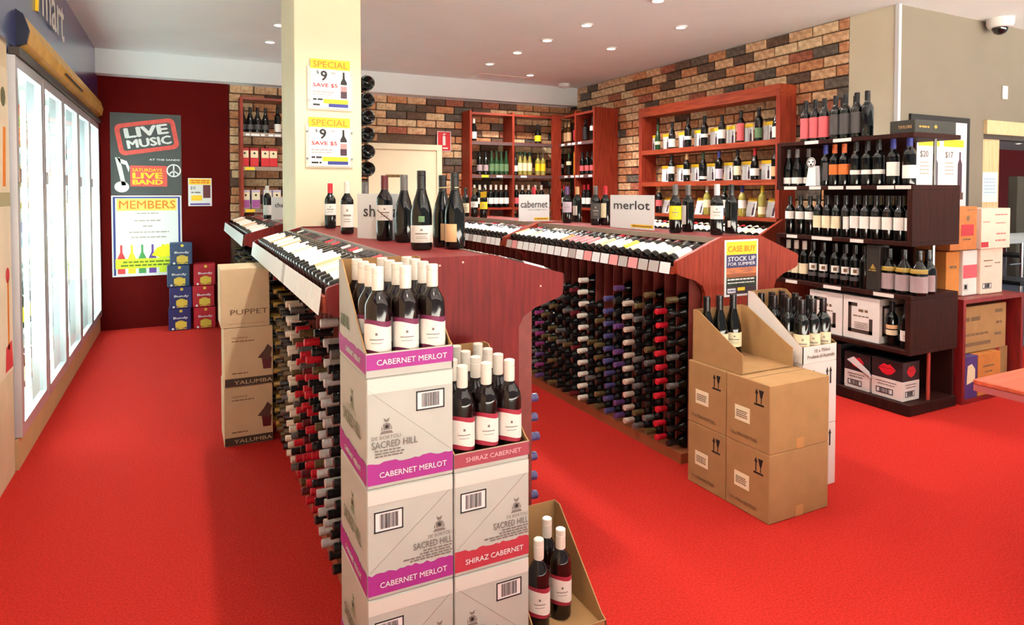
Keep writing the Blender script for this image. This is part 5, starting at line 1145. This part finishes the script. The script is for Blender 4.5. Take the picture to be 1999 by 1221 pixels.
# ================================================================ RIGHT WALL, NEXT ROOM
x0, x1, z0, z1 = 5.20, 6.01, 1.15, 2.10
t = tag(bx('framed_poster', x0, x1, YC - .02, YC - .001, z0, z1, INK, at=((x0 + x1) / 2, YC - .02, z0)), 'black framed price poster on the beige wall', 'poster')
w, hh = x1 - x0, z1 - z0; f = fF(x0, YC - .02, z0, t)
f.rect('poster_sheet', .045, w - .045, .045, hh - .045, mat('poster_sheet', (226, 220, 224), .5))
for a in (.10, .44):
    f.rect('yellow_head', a, a + .28, .70, .76, YELLOW, d=.0024); f.text('$20' if a < .2 else '$17', a + .02, a + .13, .60, .66, GREYINK, d=.0026, bold=.02); f.lines('small_print', [(a + .02, a + .14, .56 - .03 * i, .01) for i in range(4)], FAINT, d=.0026); f.poly('printed_bottle', [(a + .2, .3), (a + .26, .3), (a + .26, .56), (a + .24, .60), (a + .24, .66), (a + .22, .66), (a + .22, .60), (a + .2, .56)], mat('aubergine_print', (70, 44, 60), .6), d=.0026); f.rect('logo_strip', a, a + .28, .26, .32, mat('umber_print', (90, 60, 52), .7), d=.003)
f.rect('yellow_block', .10, .38, .05, .2, YELLOW, d=.0024); f.rect('green_block', .44, .70, .08, .2, mat('dark_green_print', (52, 98, 62), .6), d=.0024)
t = tag(bx('white_notice', OPX + .015, OPX + .26, YC + .012, YC + .02, 1.385, 1.65, PAPER, at=(OPX + .13, YC + .012, 1.385)), 'white printed notice taped to the timber jamb', 'notice')
f = fF(OPX + .015, YC + .012, 1.385, t); f.lines('small_print', [(.03, .21, .20 - .03 * i, .01) for i in range(5)], mat('pale_blue_ink', (150, 190, 214), .7))
t = tag(bx('wall_switch', 6.52, 6.60, YC - .012, YC, 2.30, 2.42, WHITEPL, bevel=.004, at=(6.56, YC, 2.3)), 'small white wall plate high on the beige wall', 'switch plate')
# next room: a white table with chrome legs, dark chairs
ta = atY(1962, 468, 4.7); TZ = ta.z
t = thing('bar_table', (ta.x + .9, 4.9, 0), 'white topped table with chrome legs in the next room', 'table')
bx('tabletop', ta.x, ta.x + 2.0, 4.7, 5.4, TZ - .06, TZ, PAPER, t)
lx = atY(1994, 520, 4.75).x
for x, y in ((lx, 4.75), (ta.x + 1.9, 4.75), (lx, 5.35), (ta.x + 1.9, 5.35)):
    q = MB(); q.tube([(x, y, 0), (x, y, TZ - .06)], .022, 10); q.build('leg', CHROME, t, smooth=True)
q = MB(); q.tube([(lx - .3, 4.75, .30), (ta.x + 1.9, 4.75, .30)], .014, 8); q.tube([(lx - .3, 4.75, .52), (ta.x + 1.9, 4.75, .52)], .014, 8); q.build('stretcher', CHROME, t, smooth=True)
def chair(x, y, lab):
    t = thing('chair', (x, y, 0), lab, 'chair', 'dark chairs in the next room')
    BLK = mat('black_vinyl', (30, 32, 38), .4)
    m = MB(); m.box(-.22, .22, -.22, .22, .42, .47); link('seat', m.mesh('seat', BLK, bevel=.01), t)
    m = MB(); m.box(-.21, .21, .2, .23, .55, .86); link('backrest', m.mesh('backrest', BLK, bevel=.008), t)
    for sx in (-.19, .19):
        for sy in (-.19, .205):
            m = MB(); m.tube([(sx, sy, 0), (sx, sy, .42 if sy < 0 else .84)], .011, 8); link('leg', m.mesh('leg', CHROME, smooth=True), t)
c1 = atY(1978, 520, 5.9); c2 = atY(1972, 540, 4.2)
chair(c1.x, 5.9, 'dark chair beyond the white table in the next room'); chair(c2.x, 4.2, 'dark chair in front of the white table in the next room')
sx = atY(1986, 400, 6.2).x
t = tag(bx('beige_screen', sx, sx + .6, 6.2, 6.35, 0, 1.75, BEIGE, bevel=.01, at=(sx + .3, 6.25, 0)), 'beige upright panel before the crimson wall', 'panel')
# ================================================================ TABLE CORNER AT THE RIGHT
t = thing('tasting_table', (3.5, .8, 0), 'red wood tasting table corner beside the dark stand', 'table')
TOPM = mat('red_timber', (200, 92, 62), .4, rgb2=(176, 74, 50), scale=5, stretch=(.7, 8, 8))
bx('tabletop', 2.72, 4.4, -.2, 1.45, .73, .75, TOPM, t, bevel=.004); bx('top_edging', 2.722, 4.398, -.198, 1.448, .705, .7295, mat('red_timber_edge', (168, 84, 84), .5), t)
q = MB(); q.tube([(3.6, .6, .03), (3.6, .6, .705)], .05, 16); q.build('pedestal', CHROME, t, smooth=True); bx('foot_plate', 3.3, 3.9, .3, .9, 0, .03, INK, t)
# fire extinguisher sign
a, b = atY(853, 256, YB - .01), atY(880, 296, YB - .01)
t = tag(bx('extinguisher_sign', a.x, b.x, YB - .016, YB - .010, b.z, a.z, mat('sign_red', (206, 30, 40), .5), at=((a.x + b.x) / 2, YB - .01, b.z)), 'red fire extinguisher sign on the brick wall beside the service door', 'sign')
w, hh = b.x - a.x, a.z - b.z; f = fF(a.x, YB - .016, b.z, t)
f.polys('white_border', [[(0, 0), (w, 0), (w, .008), (0, .008)], [(0, hh - .008), (w, hh - .008), (w, hh), (0, hh)], [(0, 0), (.008, 0), (.008, hh), (0, hh)], [(w - .008, 0), (w, 0), (w, hh), (w - .008, hh)]], PAPER)
f.polys('extinguisher_mark', [[(w * .4, hh * .3), (w * .6, hh * .3), (w * .6, hh * .72), (w * .5, hh * .8), (w * .4, hh * .72)], [(w * .45, hh * .8), (w * .62, hh * .86), (w * .6, hh * .9), (w * .42, hh * .86)]], PAPER); f.lines('small_print', [(w * .15, w * .85, hh * .12, .018)], PAPER)
# ================================================================ standing bottles may touch but not share space
for _ in range(30):
    for i, (a, ra) in enumerate(UPRIGHT):
        for b, rb in UPRIGHT[i + 1:]:
            if abs(a.location.z - b.location.z) > .05: continue
            d = b.location - a.location; d.z = 0; gap = ra + rb + .0012 - d.length
            if gap > 0:
                d.normalize(); a.location -= d * (gap / 2); b.location += d * (gap / 2)
# ================================================================ look-alikes: say which one, counted from something one can find
REFS = (('magnum', 'top', lambda o: -o.location.z), ('fridge door', 'entrance', lambda o: o.location.y), ('corner shelf', 'service door', lambda o: o.location.x), ('lower corner bay', 'service door', lambda o: o.location.x),
        ('side shelf', 'brick corner', lambda o: -o.location.y), ('side bay', 'brick corner', lambda o: -o.location.y), ('left of the pillar', 'red wall', lambda o: o.location.x), ('on the wall shelf', 'red wall', lambda o: o.location.x),
        ('wall display', 'corner shelf', lambda o: -o.location.y), ('tier', 'stand end', lambda o: o.location.y), ('dark stand', 'stand end', lambda o: o.location.y))
same = {}
for o in list(COL.objects):
    if o.parent is None and 'label' in o and 'category' in o: same.setdefault(o['label'], []).append(o)
for lab, objs in same.items():
    if len(objs) < 2: continue
    for key, ref, fn in REFS:
        if key in lab:
            if key == 'wall display': objs = sorted(objs, key=lambda o: (-round(o.location.z, 1), -o.location.y))
            else: objs = sorted(objs, key=fn)
            rows = {}
            for o in objs:
                r = rows.setdefault(round(o.location.z, 1) if key == 'wall display' else 0, []); r.append(o)
            for z, r in rows.items():
                for i, o in enumerate(r):
                    o['label'] = f"{lab}, {ORD[i]} from the {ref}" if len(rows) == 1 else f"{lab}, {'upper' if z == max(rows) else 'middle'} shelf, {ORD[i]} from the {ref}"
            break
